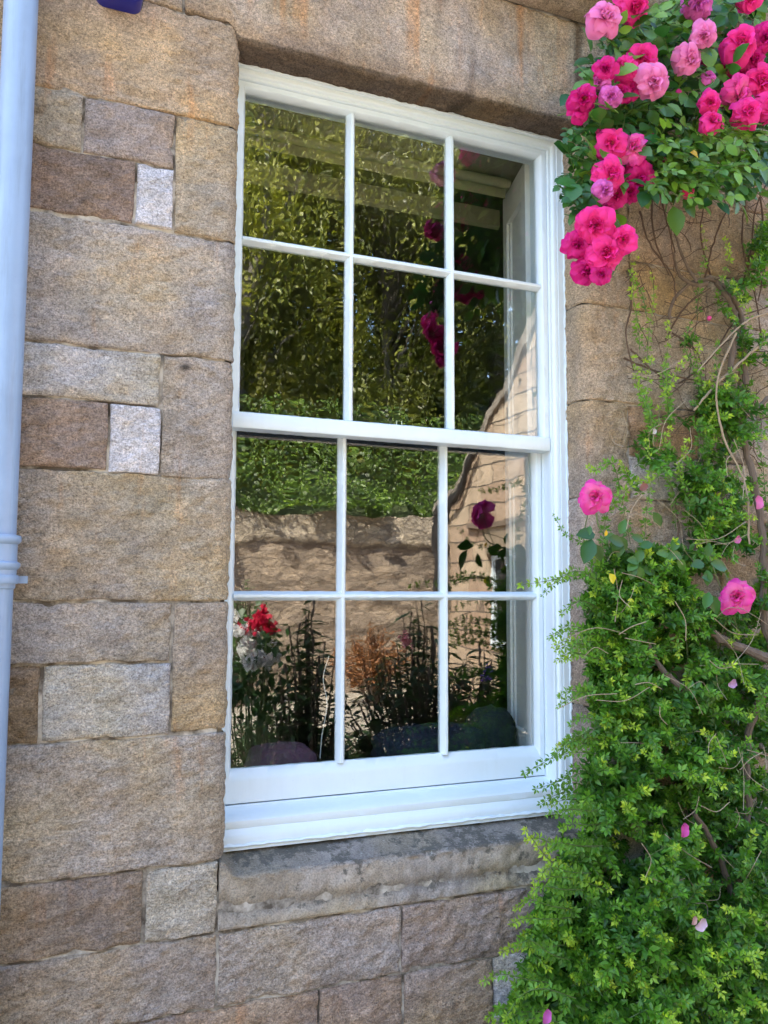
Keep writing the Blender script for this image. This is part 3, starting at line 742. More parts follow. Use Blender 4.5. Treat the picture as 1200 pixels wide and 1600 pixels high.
def hero(pts, y0, y1, s=.014, t0=.1, t1=.6, every=.021):
    """a long shoot that arches out of the mass, given by its course"""
    n = len(pts); P = smooth_line([at(a, b, y0+(y1-y0)*i/(n-1)) for i, (a, b) in enumerate(pts)], 8)
    stem.tube(P, [.0014*(1-.6*i/len(P)) for i in range(len(P))], 4); acc = 0; tot = len(P)
    for i in range(1, tot):
        acc += np.linalg.norm(P[i]-P[i-1])
        if acc > every:
            acc = 0; d = unit(P[i]-P[i-1]); up = unit(np.cross(d, (0,-1,0))); u = i/tot
            for sg in (1, -1): trifoliate(P[i], up*sg*.8+d*.6+rv(.3), np.array((-.3,-1,.3))+rv(.35), s*(1.5-.6*u)*random.uniform(.8, 1.15), t0+(t1-t0)*u)
    trifoliate(P[-1], P[-1]-P[-2], np.array((-.2,-1,.3)), s*.7, t1)
hero([(960,925),(905,893),(868,905),(815,914)], -.10, -.16, .016, .3, .75)
hero([(940,905),(900,900),(865,912),(848,930)], -.09, -.13, .013, .2, .4)
hero([(960,880),(915,850),(885,835),(866,806)], -.05, -.10, .012, .2, .5)
hero([(950,960),(915,940),(893,945),(878,958)], -.08, -.12, .014)
hero([(950,1130),(905,1150),(860,1185),(820,1208)], -.10, -.17, .017, .1, .35)
hero([(960,1190),(915,1205),(870,1222),(838,1233)], -.10, -.18, .016, .1, .3)
hero([(960,1240),(915,1240),(875,1240),(845,1256)], -.11, -.18, .019, .1, .3)
hero([(950,1085),(915,1080),(893,1090),(872,1104)], -.09, -.13, .014)
hero([(960,1395),(910,1375),(860,1345),(822,1298)], -.16, -.24, .016, .5, 1.0)
hero([(900,1330),(870,1320),(840,1310),(822,1312)], -.15, -.2, .015, .4, .9)
hero([(890,1500),(860,1490),(830,1470),(805,1478)], -.20, -.26, .016, .1, .4)
hero([(900,1560),(850,1545),(815,1555),(790,1590)], -.22, -.26, .017, .3, .7)
hero([(880,1600),(840,1590),(805,1602),(775,1598)], -.22, -.26, .017, .3, .7)
for c_ in ([(1030,760),(1022,690),(1012,610),(1018,560)], [(1050,800),(1044,720),(1030,640),(1070,560)], [(985,850),(960,730),(930,735),(918,730)], [(1005,880),(1010,800),(1018,740),(1010,690)],
           [(1120,760),(1100,700),(1105,640),(1150,590)], [(1080,840),(1085,780),(1060,740),(1075,690)], [(1170,640),(1160,560),(1172,500),(1150,455)], [(1040,700),(1010,640),(995,600),(990,560)], [(940,860),(950,800),(985,760),(1020,745)]):
    hero(c_, -.04, -.12, .016, .25, .85)
for k in range(26):                                            # thin green shoots climbing between the shrub and the roses
    a_, b_ = sample([(1000,430),(1215,330),(1215,800),(1000,780)]); up_ = random.uniform(70, 150); sw = random.uniform(-30, 30)
    hero([(a_, b_+up_*.5), (a_+sw*.3, b_+up_*.1), (a_+sw, b_-up_*.25), (a_+sw*.6, b_-up_*.5)], -.03, -.11, random.uniform(.012, .018), random.uniform(.1, .5), random.uniform(.5, 1))
for k in range(34):
    py = random.uniform(960, 1590); ex = np.interp(py, [960,1180,1290,1420,1500,1600], [915,925,905,850,825,790]); a = random.uniform(-.5, .7); l = random.uniform(25, 60)
    hero([(ex+50, py), (ex+15, py-l*.25*a), (ex-l*.5, py-l*.5*a-4), (ex-l, py-l*.35*a+6)], -.08-.1*(py > 1250), -.13-.13*(py > 1250), .015, random.uniform(.1, .4), random.uniform(.4, 1))
lf.build('foliage', M_LEAF, shrub); stem.build('stems', M_GREENSTEM, shrub)
# straw coloured dead stalks caught through it
for _ in range(90):
    px, py = sample([(950,560),(1200,500),(1200,1450),(1000,1400),(940,1000)]); y = -random.uniform(.04, .26)
    y -= .08*(py > 900)
    a = random.uniform(0, math.pi); l = random.uniform(25, 100); bend = random.uniform(-14, 14)
    p0, p2 = at(px, py, y), at(px+l*math.cos(a), py+l*math.sin(a), y-random.uniform(-.05, .05))
    p1 = at(px+l*.5*math.cos(a)-bend*math.sin(a), py+l*.5*math.sin(a)+bend*math.cos(a), y)
    tw = MB(); tw.tube(smooth_line([p0, p1, p2], 4), [.0011*random.uniform(.5, 1.2)]*9, 4); tw.build('dry_stalk', M_TWIG, shrub)

# ---------------------------------------------------------------- old woody climber, mostly bare
woody = empty('bare_climber', (2.0, -.05, 0), 'tangle of bare brown woody vine stems against the wall right of the window', 'climber')
def limb(pts, r0, r1, y0=-.03, y1=-.06, m=M_BARK, nm='woody_stem', n=8):
    k = len(pts); P = smooth_line([at(a, b, y0+(y1-y0)*i/(k-1)) for i, (a, b) in enumerate(pts)], 7)
    P = [p+RNG.normal(0, r0*.25, 3) for p in P]
    mb = MB(); mb.tube(P, [(r0+(r1-r0)*i/(len(P)-1))*random.uniform(.85, 1.15) for i in range(len(P))], n); return mb.build(nm, m, woody, smooth=True)
limb([(1042,520),(1052,470),(1085,440),(1120,440),(1148,470),(1160,510),(1165,600)], .004, .010, -.03, -.06)
limb([(1052,395),(1062,430),(1088,445),(1105,442)], .0035, .008)
limb([(1048,340),(1066,400),(1088,440)], .003, .005)
limb([(1120,440),(1145,480),(1150,520),(1140,600),(1165,700),(1185,790),(1192,860),(1194,960),(1215,1050)], .008, .012, -.05, -.12)
limb([(1135,720),(1160,660),(1180,640),(1215,610)], .006, .008, -.08, -.1)
limb([(1030,975),(1090,980),(1140,1005),(1215,1035)], .008, .016, -.1, -.16)
limb([(1010,1000),(1030,1040),(1070,1080)], .006, .008, -.1, -.14)
limb([(1215,1040),(1180,1110),(1165,1190),(1170,1300)], .014, .010, -.1, -.12)
limb([(1085,1270),(1120,1330),(1150,1430),(1165,1540),(1160,1640)], .006, .014, -.14, -.10)
limb([(1215,520),(1180,545),(1120,600),(1085,640)], .005, .003, -.08, -.10, M_TWIG)
limb([(1215,485),(1170,500),(1135,530),(1090,580)], .004, .002, -.10, -.12, M_TWIG)
limb([(1150,520),(1120,600),(1130,680),(1165,760),(1170,850)], .003, .003, -.12, -.13, M_TWIG)
for c_ in ([(985,420),(986,480),(978,520),(990,580)], [(1018,300),(1022,370),(1045,430)], [(1030,290),(1040,340),(1055,395)], [(1100,440),(1115,380),(1135,330),(1170,280)], [(1110,430),(1095,370),(1100,320)], [(1165,310),(1160,380),(1180,460),(1192,540)],
           [(1150,480),(1172,400),(1180,330),(1200,280)], [(1188,300),(1195,400),(1185,470)], [(975,560),(1040,585),(1100,600),(1150,640)], [(1040,530),(1070,480),(1110,450)], [(1060,600),(1110,560),(1150,500),(1200,480)], [(985,545),(1010,570),(1060,610)],
           [(1000,330),(1015,380),(1050,430),(1056,470)], [(1050,520),(1085,545),(1100,580)], [(1050,760),(1060,830),(1045,900)], [(1090,730),(1120,800),(1150,880)]):
    limb(c_, .0032, .0022, -.02, -.06, M_BROWNTWIG, 'vine_twig', 5)
tw = MB()
for _ in range(120):
    px, py = sample([(990,330),(1060,300),(1200,250),(1215,720),(1100,700),(1000,560)])
    y = -random.uniform(.01, .09); a = random.uniform(0, 2*math.pi); P = []; q = np.array([px, py]); s_ = random.uniform(8, 17)
    for k in range(random.randint(4, 8)):
        P.append(at(q[0], q[1], y)); a += random.uniform(-.5, .5); q = q+s_*np.array([math.cos(a), math.sin(a)]); y = min(-.008, y+random.uniform(-.012, .012))
        if not 975 < q[0] < 1225: break
    if len(P) > 2: tw.tube(P, [.0013*random.uniform(.6, 1.3)]*len(P), 4)
tw.build('fine_twigs', M_BROWNTWIG, woody)

# ---------------------------------------------------------------- climbing rose
rose = empty('climbing_rose', (2.0, -.2, 0), 'climbing rose with bright pink double blooms hanging over the top right of the window', 'rose')
def make_bloom(seed, base, tip, openness=1.0):
    R_ = random.Random(seed); V = []; T = []; C = []
    base = np.array(base); tip = np.array(tip)
    rings = [(6, 1.42, .50, .47), (6, 1.16, .47, .43), (6, .88, .42, .38), (5, .66, .35, .32), (4, .45, .28, .26)]
    for ri, (n, tilt, L, W) in enumerate(rings):
        for k in range(n):
            az = 2*math.pi*(k+ri*.5)/n+R_.uniform(-.25, .25); tl = tilt*openness*R_.uniform(.78, 1.15); l = L*R_.uniform(.80, 1.12); w_ = W*R_.uniform(.85, 1.15)
            b = len(V); nu, nv = 6, 6; ph = R_.uniform(0, 6); ru = R_.uniform(.035, .085); tw_ = R_.uniform(-1.2, 1.2)
            cd = np.array((math.cos(az), math.sin(az), 0)); sd_ = np.array((-math.sin(az), math.cos(az), 0))
            shade = R_.uniform(-.15, .15)
            for i in range(nu+1):
                u = i/nu; pw = (math.sin(math.pi*min(1, u*.62+.06))**.8)
                ang = tl*(.45+.75*u)+(.35*u**3 if ri < 3 else -.25*u)      # outer petals roll back
                rad = l*u
                for j in range(nv+1):
                    v = (j/nv-.5)*2
                    rr_ = rad*(1-.16*v*v*u+.10*u*u*(abs(v)-.5)*math.cos(ph))
                    wx = w_*.5*v*pw
                    cup = .16*v*v*w_*(1 if ri > 1 else .4)+ru*math.sin(v*4.5+ph)*u*u+.03*math.sin(v*9+ph*2)*u**3
                    pos = cd*(rr_*math.sin(ang)*1.0)+np.array((0,0,1))*(rr_*math.cos(ang)+.02*ri)+sd_*wx
                    nrm = -cd*math.cos(ang)+np.array((0,0,1))*math.sin(ang)
                    pos = pos+nrm*(cup+tw_*v*u*.06)
                    V.append(pos); f_ = min(1, max(0, u*1.1-.1+shade)); cc = base+(tip-base)*f_
                    cc = cc*(1-.10*abs(v))
                    if u < .2: cc = cc*.6+np.array((.75,.55,.35))*.4
                    C.append(cc)
            for i in range(nu):
                for j in range(nv):
                    a = b+i*(nv+1)+j; T += [(a, a+1, a+nv+2), (a, a+nv+2, a+nv+1)]
    for k in range(22):                                              # stamens
        az = R_.uniform(0, 6.28); t = R_.uniform(0, .5); b = len(V); h_ = R_.uniform(.15, .24); r_ = h_*math.sin(t)
        c0 = np.array((r_*math.cos(az), r_*math.sin(az), .05+h_*math.cos(t)))
        for q in ((-.012,0,0),(.012,0,0),(0,.0,.03),(0,.012,.01)): V.append(c0+np.array(q)); C.append((.75,.5,.08))
        T += [(b, b+1, b+2), (b, b+3, b+2), (b+1, b+3, b+2)]
    me = np_mesh('rose_bloom', np.array(V), np.array(T), np.clip(np.array(C), 0, 1)); me.materials.append(M_PETAL)
    me.polygons.foreach_set('use_smooth', [True]*len(me.polygons)); return me
PAL = {'hot': ((.70,.02,.17), (.90,.040,.34)), 'light': ((.72,.12,.36), (.88,.27,.60)), 'deep': ((.45,.008,.10), (.72,.015,.27)), 'mauve': ((.50,.05,.32), (.76,.16,.56)), 'white': ((.88,.35,.48), (.90,.06,.44))}
VAR = {c_: [make_bloom(i*13+hash_, PAL[c_][0], PAL[c_][1], op) for i, op in enumerate((1.0, .85, 1.08))] for hash_, c_ in enumerate(PAL)}
BL = [(947,25,54,'light'),(992,10,54,'hot'),(1090,6,52,'mauve'),(1172,-2,40,'hot'),(1005,90,54,'hot'),(1020,128,56,'light'),(946,108,36,'deep'),(974,106,40,'hot'),(984,140,34,'deep'),(936,128,28,'mauve'),(912,154,46,'deep'),(955,150,34,'mauve'),(905,172,34,'deep'),(972,142,36,'deep'),
 (1100,56,42,'light'),(1080,92,46,'light'),(1110,88,26,'deep'),(1107,118,22,'mauve'),(1160,66,60,'hot'),(1150,104,44,'deep'),(1178,92,40,'deep'),(1197,58,44,'deep'),(1156,146,58,'white'),(1190,128,64,'hot'),(1168,174,50,'hot'),(1110,160,38,'hot'),(1114,188,38,'hot'),(1205,168,44,'hot'),
 (956,224,50,'hot'),(990,230,50,'white'),(955,272,54,'hot'),(998,280,48,'deep'),(963,304,44,'deep'),(946,298,34,'mauve'),(985,300,36,'deep'),
 (930,352,60,'hot'),(903,382,46,'deep'),(947,396,64,'hot'),(974,374,48,'hot'),(917,424,44,'deep'),(940,428,34,'deep'),
 (929,776,48,'white'),(1150,932,54,'white')]
CLUSTER = {}
for i, (px, py, dia, c_) in enumerate(BL):
    lone = i >= len(BL)-2
    y = -.34+random.uniform(-.03, .03) if not lone else (-.14 if px < 1000 else -.20)
    if c_ == 'deep': y += .03
    p = at(px, py, y); s_ = dia*m_per_px(p)/.87
    o = bpy.data.objects.new('rose_bloom', random.choice(VAR[c_])); COL.objects.link(o); o.parent = rose
    tocam = unit(CAM-p); d = unit(tocam*.9+np.array((0,-.5,.12))+rv(.33)); 
    if lone: d = unit(tocam+np.array((0,-.2,.25))+rv(.1))
    q = Vector(d).to_track_quat('Z', 'Y')
    o.rotation_mode = 'QUATERNION'; o.rotation_quaternion = q @ Matrix.Rotation(random.uniform(0, 6.28), 3, 'Z').to_quaternion()
    o.scale = (s_*random.uniform(.9, 1.08), s_*random.uniform(.9, 1.08), s_*random.uniform(.85, 1.15))
    o.location = Vector(p-d*s_*.15)-rose.location
    CLUSTER[i] = (p, d)
rl = Leafer(st=((.22, .72), (.48, 1.0), (.76, .70)), fold=.13, droop=.16); rst = MB()
def rgreen(t):
    return (np.array((.020,.095,.018))*(1-t)+np.array((.15,.29,.030))*t)*random.uniform(.7, 1.3)
def rose_leaf(p, d, n, L, t):
    """compound leaf: two pairs of leaflets and an end one"""
    d = unit(d); n = unit(n-d*np.dot(n, d)); sd_ = np.cross(d, n); p = np.array(p)
    rst.tube([p, p+d*L*.5, p+d*L], .0009, 4)
    for u, a, k in ((.35, 1.15, .62), (.35, -1.15, .62), (.75, .95, .8), (.75, -.95, .8), (1.0, 0, 1.0)):
        if random.random() < .06: continue
        dd = unit(d*math.cos(a)+sd_*math.sin(a)+rv(.12)); l = L*.62*k*random.uniform(.85, 1.15)
        rl.add(p+d*L*u, dd, n+rv(.22), l, l*.66, rgreen(np.clip(t+random.uniform(-.15, .15), 0, 1)))
R1 = [(905,150),(945,50),(1000,15),(1060,-20),(1215,-20),(1215,250),(1180,300),(1125,300),(1060,300),(1000,290),(960,325),(915,335),(880,300),(905,230)]
for _ in range(560):
    px, py = sample(R1); y = -random.uniform(.04, .30)
    p = at(px, py, y); d = np.array((random.uniform(-1, .8), random.uniform(-.8, .1), random.uniform(-1.0, .5)))
    rose_leaf(p-unit(d)*.03, d, np.array((-.35,-1,.65))+rv(.30), random.uniform(.066, .105), random.uniform(0, .2) if random.random() < .55 else random.uniform(.4, .9))
for _ in range(110):                                             # lower fringe of fresh leaves
    px, py = sample([(1000,215),(1170,190),(1175,260),(1120,300),(1060,310),(1010,280)]); p = at(px, py, -random.uniform(.22, .36))
    rose_leaf(p, (random.uniform(-.8, .9), -.5, random.uniform(-.9, .2)), np.array((-.3,-1,.7))+rv(.3), random.uniform(.045, .07), random.uniform(.3, 1.0))
def big(px, py, dx, dz, L, y, t, wd=.62):
    p = at(px, py, y); rl.add(p, np.array((dx, -.15, dz)), np.array((-.45,-1,.45)), L, L*wd, rgreen(t))
for q in ((1052,322,.05,-1,.082,-.30,.5),(1066,312,.5,-.6,.06,-.30,.3),(1088,316,-.9,-.35,.055,-.30,.4),(903,290,-1,-.03,.068,-.30,.05),(905,288,-.62,-.75,.072,-.31,.05),(915,285,-.2,-1,.06,-.28,.1),(920,305,-.25,-1,.085,-.28,.05),
          (930,835,-1,-.0,.062,-.16,.1),(925,842,-.5,-1,.072,-.17,.05),(918,838,.2,.9,.03,-.16,.1),(930,850,.3,-.9,.05,-.15,.2),(950,840,.9,-.3,.055,-.15,.2),(1000,855,.9,.3,.045,-.14,.1),
          (1100,880,-.8,-.1,.05,-.2,.15),(1105,870,.1,.9,.04,-.2,.15),(1110,880,.9,-.2,.06,-.2,.2),(1105,890,-.1,-.9,.045,-.2,.1),(1108,925,-.4,-.8,.05,-.2,.1),(1112,930,.3,-1,.055,-.2,.1),(1112,905,-.6,.1,.04,-.2,.1),(1020,800,.5,-.8,.05,-.1,.2)): big(*q)
for q in ((-.8,-.5),(-.3,-1),(.5,-.8),(.9,-.2),(-.9,.1),(.3,.9)):
    for (px, py) in ((990,880),(975,800+40),(1050,870)): big(px+random.uniform(-14,14), py+random.uniform(-10,10), q[0], q[1], .045, -.13, random.uniform(.1,.4))
for _ in range(26):                                              # outlying sprays over the left edge of the bush
    px = random.uniform(890, 935); py = random.uniform(195, 330); p = at(px, py, -random.uniform(.22, .30))
    rose_leaf(p, (random.uniform(-1, -.1), -.2, random.uniform(-1, .1)), np.array((-.4,-1,.5))+rv(.2), random.uniform(.035, .055), .05)
o_ = rl.build('foliage', M_ROSELEAF, rose)
# flower stalks and long canes
for i, (p, d) in CLUSTER.items():
    base = p+np.array((random.uniform(.0, .08), random.uniform(.10, .16), random.uniform(.0, .12)))
    if i >= len(BL)-2: base = p+np.array((.03, .10, -.16))
    rst.tube(smooth_line([p-d*.012, (p+base)/2+rv(.006), base], 4), .0016, 5)
for c_ in ([(1215,-40),(1130,60),(1060,150),(1000,210),(960,260),(935,330)], [(1215,60),(1120,140),(1060,220),(1040,330)], [(1215,200),(1120,230),(1075,255),(1052,320)], [(960,330),(968,400),(950,440)], [(1075,300),(1100,262),(1150,230)], [(960,230),(925,265),(900,285)], [(1000,40),(970,150),(960,250)]):
    k = len(c_); rst.tube(smooth_line([at(a, b, -.10-.18*i/(k-1)) for i, (a, b) in enumerate(c_)], 6), .0024, 5)
rst.tube(smooth_line([at(930, 790, -.14), at(940, 830, -.13), at(985, 860, -.09), at(1060, 930, -.08), at(1080,1100,-.08)], 6), .0022, 5)
rst.tube(smooth_line([at(1150, 945, -.19), at(1130, 890, -.16), at(1110, 875, -.19), at(1160, 1000, -.1)], 6), .0018, 5)
rst.build('stems', M_GREENSTEM, rose)
def bud(px, py, dia, y, col, nm='rose_bud'):
    p = at(px, py, y); r_ = dia*m_per_px(p)/2; V = []; C = []; n1, n2 = 12, 8
    for i in range(n2+1):
        ph = math.pi*i/n2
        for j in range(n1): 
            th = 2*math.pi*j/n1; k = r_*(1+.10*math.sin(3*th+ph*3))
            V.append(p+np.array((k*math.sin(ph)*math.cos(th), k*math.sin(ph)*math.sin(th), 1.15*k*math.cos(ph)))); C.append(np.array(col) if i > 1 else np.array((.08,.16,.04)))
    T = [(i*n1+j, i*n1+(j+1) % n1, (i+1)*n1+(j+1) % n1, (i+1)*n1+j) for i in range(n2) for j in range(n1)]
    return link(nm, np_mesh(nm, np.array(V), np.array(T), np.array(C)), M_PETAL, rose, True)
bud(1075, 300, 19, -.32, (.80,.03,.16))
for q_ in ((1020,215,14),(1130,215,13),(935,205,12),(1060,145,13),(985,50,12),(1040,250,12)): bud(q_[0], q_[1], q_[2]*.8, -.28, (.62,.03,.22))
bud(1108, 497, 7, -.1, (.75,.10,.35))
lf2 = Leafer(st=((.3, .9), (.65, 1.0)), fold=.2, droop=.3)
p = at(1078, 238, -.36); lf2.add(p, np.array((1,-.1,-.15)), np.array((0,-1,.3)), .035, .022, (.75,.45,.02))
p = at(952, 896, -.16); lf2.add(p, np.array((.5,-.3,-1)), np.array((0,-1,.3)), .030, .024, (.70,.60,.03))
p = at(980, 938, -.16); lf2.add(p, np.array((1,-.3,.0)), np.array((0,-1,.5)), .022, .012, (.55,.60,.03))
p = at(945, 838, -.15); lf2.add(p, np.array((.3,-.3,1)), np.array((0,-1,.3)), .018, .01, (.75,.45,.02))
lf2.build('yellowing_leaves', M_LEAF, rose)
# petals that have dropped into the shrub
def petal(px, py, dia, y, col, label, rot):
    p = at(px, py, y); r_ = dia*m_per_px(p)*.5; V = []; C = []; n = 6
    R_ = Matrix.Rotation(rot, 3, 'Y')
    for i in range(n+1):
        for j in range(n+1):
            u, v = i/n*2-1, j/n*2-1; k = math.sqrt(max(0, 1-.5*v*v)); x, z = u*k*r_, v*math.sqrt(max(0, 1-.5*u*u))*r_
            q = R_ @ Vector((x*.75, -.35*r_*(u*u)+.12*r_*math.sin(v*3), z)); V.append(p+np.array(q)); C.append(np.array(col)*(1-.2*abs(v)))
    F = [(i*(n+1)+j, (i+1)*(n+1)+j, (i+1)*(n+1)+j+1, i*(n+1)+j+1) for i in range(n) for j in range(n)]
    o = link('fallen_petal', np_mesh('fallen_petal', np.array(V), np.array(F), np.array(C)), M_PETAL, None, True)
    return tag(o, label, 'petal', 'rose petals caught in the shrub')
petal(1068, 1297, 22, -.32, (.72,.10,.42), 'upright magenta petal caught in the shrub right of the stone sill', .3)
petal(1095, 1444, 24, -.34, (.85,.60,.74), 'pale pink almost white petal resting low in the shrub', 1.2)
petal(1084, 1438, 14, -.34, (.70,.40,.36), 'small brownish pink petal touching the pale low one', .6)
petal(853, 1588, 22, -.30, (.66,.14,.50), 'mauve petal at the bottom left tip of the shrub', .4)
petal(1184, 785, 22, -.20, (.86,.22,.52), 'curled bright pink petal by the thick vine stem, highest of the caught petals', .2)
petal(1152, 843, 15, -.18, (.70,.18,.40), 'dull pink petal just left of the grey vine stem', 1.0)
petal(1144, 1068, 18, -.24, (.62,.35,.58), 'small lilac petal in the leaves below the lowest open bloom', 1.3)
petal(1005, 760, 18, -.08, (.45,.20,.20), 'withered brownish pink petal hanging below the dead stalks', .9)
petal(1022, 674, 10, -.08, (.80,.70,.68), 'tiny whitish petal on a dry stalk right of the window', .5)

# ---------------------------------------------------------------- the garden opposite, seen mirrored in the panes
def vary(name, stops, sc, rough=.95, bscale=20, bs=.5, bd=.02, sv_=(1,1,1)):
    m = mat(name, (.3,.3,.3), rough); lk(m, ramp(m, noise(m, coords(m, sv_), sc, 6, .65), stops), bsdf(m).inputs['Base Color'])
    lk(m, bump(m, noise(m, coords(m), bscale, 5, .7), bs, bd), bsdf(m).inputs['Normal']); return m
gm = MB(); gm.add([(-300,-300,0),(300,-300,0),(300,300,0),(-300,300,0)], [(0,1,2,3)])
tag(gm.build('ground', vary('gravel_ground', [(.35,(.26,.22,.17)),(.6,(.44,.39,.32))], 3, bscale=90)), kind='structure')
pv = MB(); pv.box(-3.2, 4.4, -1.1, -.02, .004, .05); tag(pv.build('path', vary('stone_paving', [(.35,(.24,.21,.18)),(.6,(.36,.33,.29))], 5)), kind='structure')
# rubble wall
def rubble():
    m = mat('rubble_stone', (.3,.25,.2), .95, attr=True); a = m.node_tree.nodes[m['a']].outputs['Color']
    v = coords(m, (1, 1, 2.2)); vo = nd(m, 'ShaderNodeTexVoronoi'); vo.inputs['Scale'].default_value = 4.6; lk(m, v, vo.inputs['Vector'])
    v2 = nd(m, 'ShaderNodeTexVoronoi', feature='DISTANCE_TO_EDGE'); v2.inputs['Scale'].default_value = 4.6; lk(m, v, v2.inputs['Vector'])
    bw = nd(m, 'ShaderNodeRGBToBW'); lk(m, vo.outputs['Color'], bw.inputs[0])
    c = mixc(m, .9, a, ramp(m, bw.outputs[0], [(.15,(.66,.62,.58)),(.5,(1,.98,.95)),(.85,(1.35,1.3,1.2))]), 'MULTIPLY')
    c = mixc(m, .8, c, ramp(m, noise(m, coords(m, (1,1,1.8)), 13, 8, .8), [(.3,(.30,.28,.26)),(.5,(1,1,1)),(.68,(1.6,1.57,1.5))]), 'MULTIPLY')
    c = mixc(m, ramp(m, v2.outputs['Distance'], [(.0,(.7,.7,.7)),(.05,(0,0,0))]), c, (.16,.13,.10))
    lk(m, c, bsdf(m).inputs['Base Color']); lk(m, bump(m, noise(m, coords(m,(1,1,1.6)), 9, 6, .7), 1.0, .10), bsdf(m).inputs['Normal']); return m
GY = -9.63
xs = np.linspace(-8, 16, 420); zs = np.linspace(-.1, 2.62, 60)
X, Z = np.meshgrid(xs, zs, indexing='ij'); Y = GY+.05*fbm(X*3, Z*6, 5, 4)
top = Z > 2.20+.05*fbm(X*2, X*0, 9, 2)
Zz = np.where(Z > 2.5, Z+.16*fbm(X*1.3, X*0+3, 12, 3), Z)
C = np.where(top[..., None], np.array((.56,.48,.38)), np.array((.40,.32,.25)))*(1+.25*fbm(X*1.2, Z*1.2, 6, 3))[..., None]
Y = np.where(top, Y+.06, Y)
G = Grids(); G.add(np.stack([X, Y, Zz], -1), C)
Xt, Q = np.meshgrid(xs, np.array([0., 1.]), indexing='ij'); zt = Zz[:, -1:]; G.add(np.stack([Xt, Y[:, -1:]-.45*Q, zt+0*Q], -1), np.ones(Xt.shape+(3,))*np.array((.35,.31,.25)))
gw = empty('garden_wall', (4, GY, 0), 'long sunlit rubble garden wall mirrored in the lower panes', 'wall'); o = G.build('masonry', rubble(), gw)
mb = MB(); mb.box(-8, 16, GY-.6, GY-.2, 0, 2.4); mb.build('backing', M_CORE, gw)
# bank behind the wall
G = Grids(); Xb, Yb = np.meshgrid(np.linspace(-30, 40, 90), np.linspace(GY-.4, -45, 50), indexing='ij')
G.add(np.stack([Xb, Yb, 2.3+np.clip((GY-Yb)*.55, 0, 5)+.4*fbm(Xb*.3, Yb*.3, 2, 3)], -1)[:, ::-1], np.ones(Xb.shape+(3,)))
me = np_mesh('bank', np.vstack(G.V), np.vstack(G.F)); o = link('bank', me, vary('bank_soil', [(.4,(.03,.05,.015)),(.6,(.07,.09,.03))], 2), None, True); tag(o, kind='structure')
# ivy and creeper over the wall head
iv = Leafer(st=((.4, 1.0),), fold=.12, droop=.2)
n_i = 0
while n_i < 38000:
    x = random.uniform(-3, 13); k = random.random(); hang = 2.76-.16*max(0, 4.4-x)/1.5*(x > 0)+.62*float(fbm(np.array(x*.9), np.array(0.), 44, 4))-.06+.12*float(vn(np.array(x*5.), np.array(1.), 3))
    up = random.random()**1.7*1.8; z = hang-.16+up
    lump = .75*float(fbm(np.array(x*1.5), np.array(z*1.7), 51, 3))
    y = GY+.10-max(0, z-2.75)*.75+lump+random.uniform(-.12, .12)
    t = random.random()*.6+.4*(random.random() < .35)
    c_ = (np.array((.025,.06,.010))*(1-t)+np.array((.17,.26,.030))*t)*(.75+.9*max(-.4, float(fbm(np.array(x*2.2), np.array(z*2.4), 91, 3))+.25))
    iv.add((x, y, z), np.array((random.uniform(-.8,.8), .5, random.uniform(-1,-.1))), np.array((0,.7,.7))+rv(.55), random.uniform(.04,.075), random.uniform(.035,.06), c_); n_i += 1
tag(iv.build('ivy', M_LEAF, None), 'bright green ivy spilling over the top of the garden wall, mirrored in the panes', 'ivy', kind='stuff')
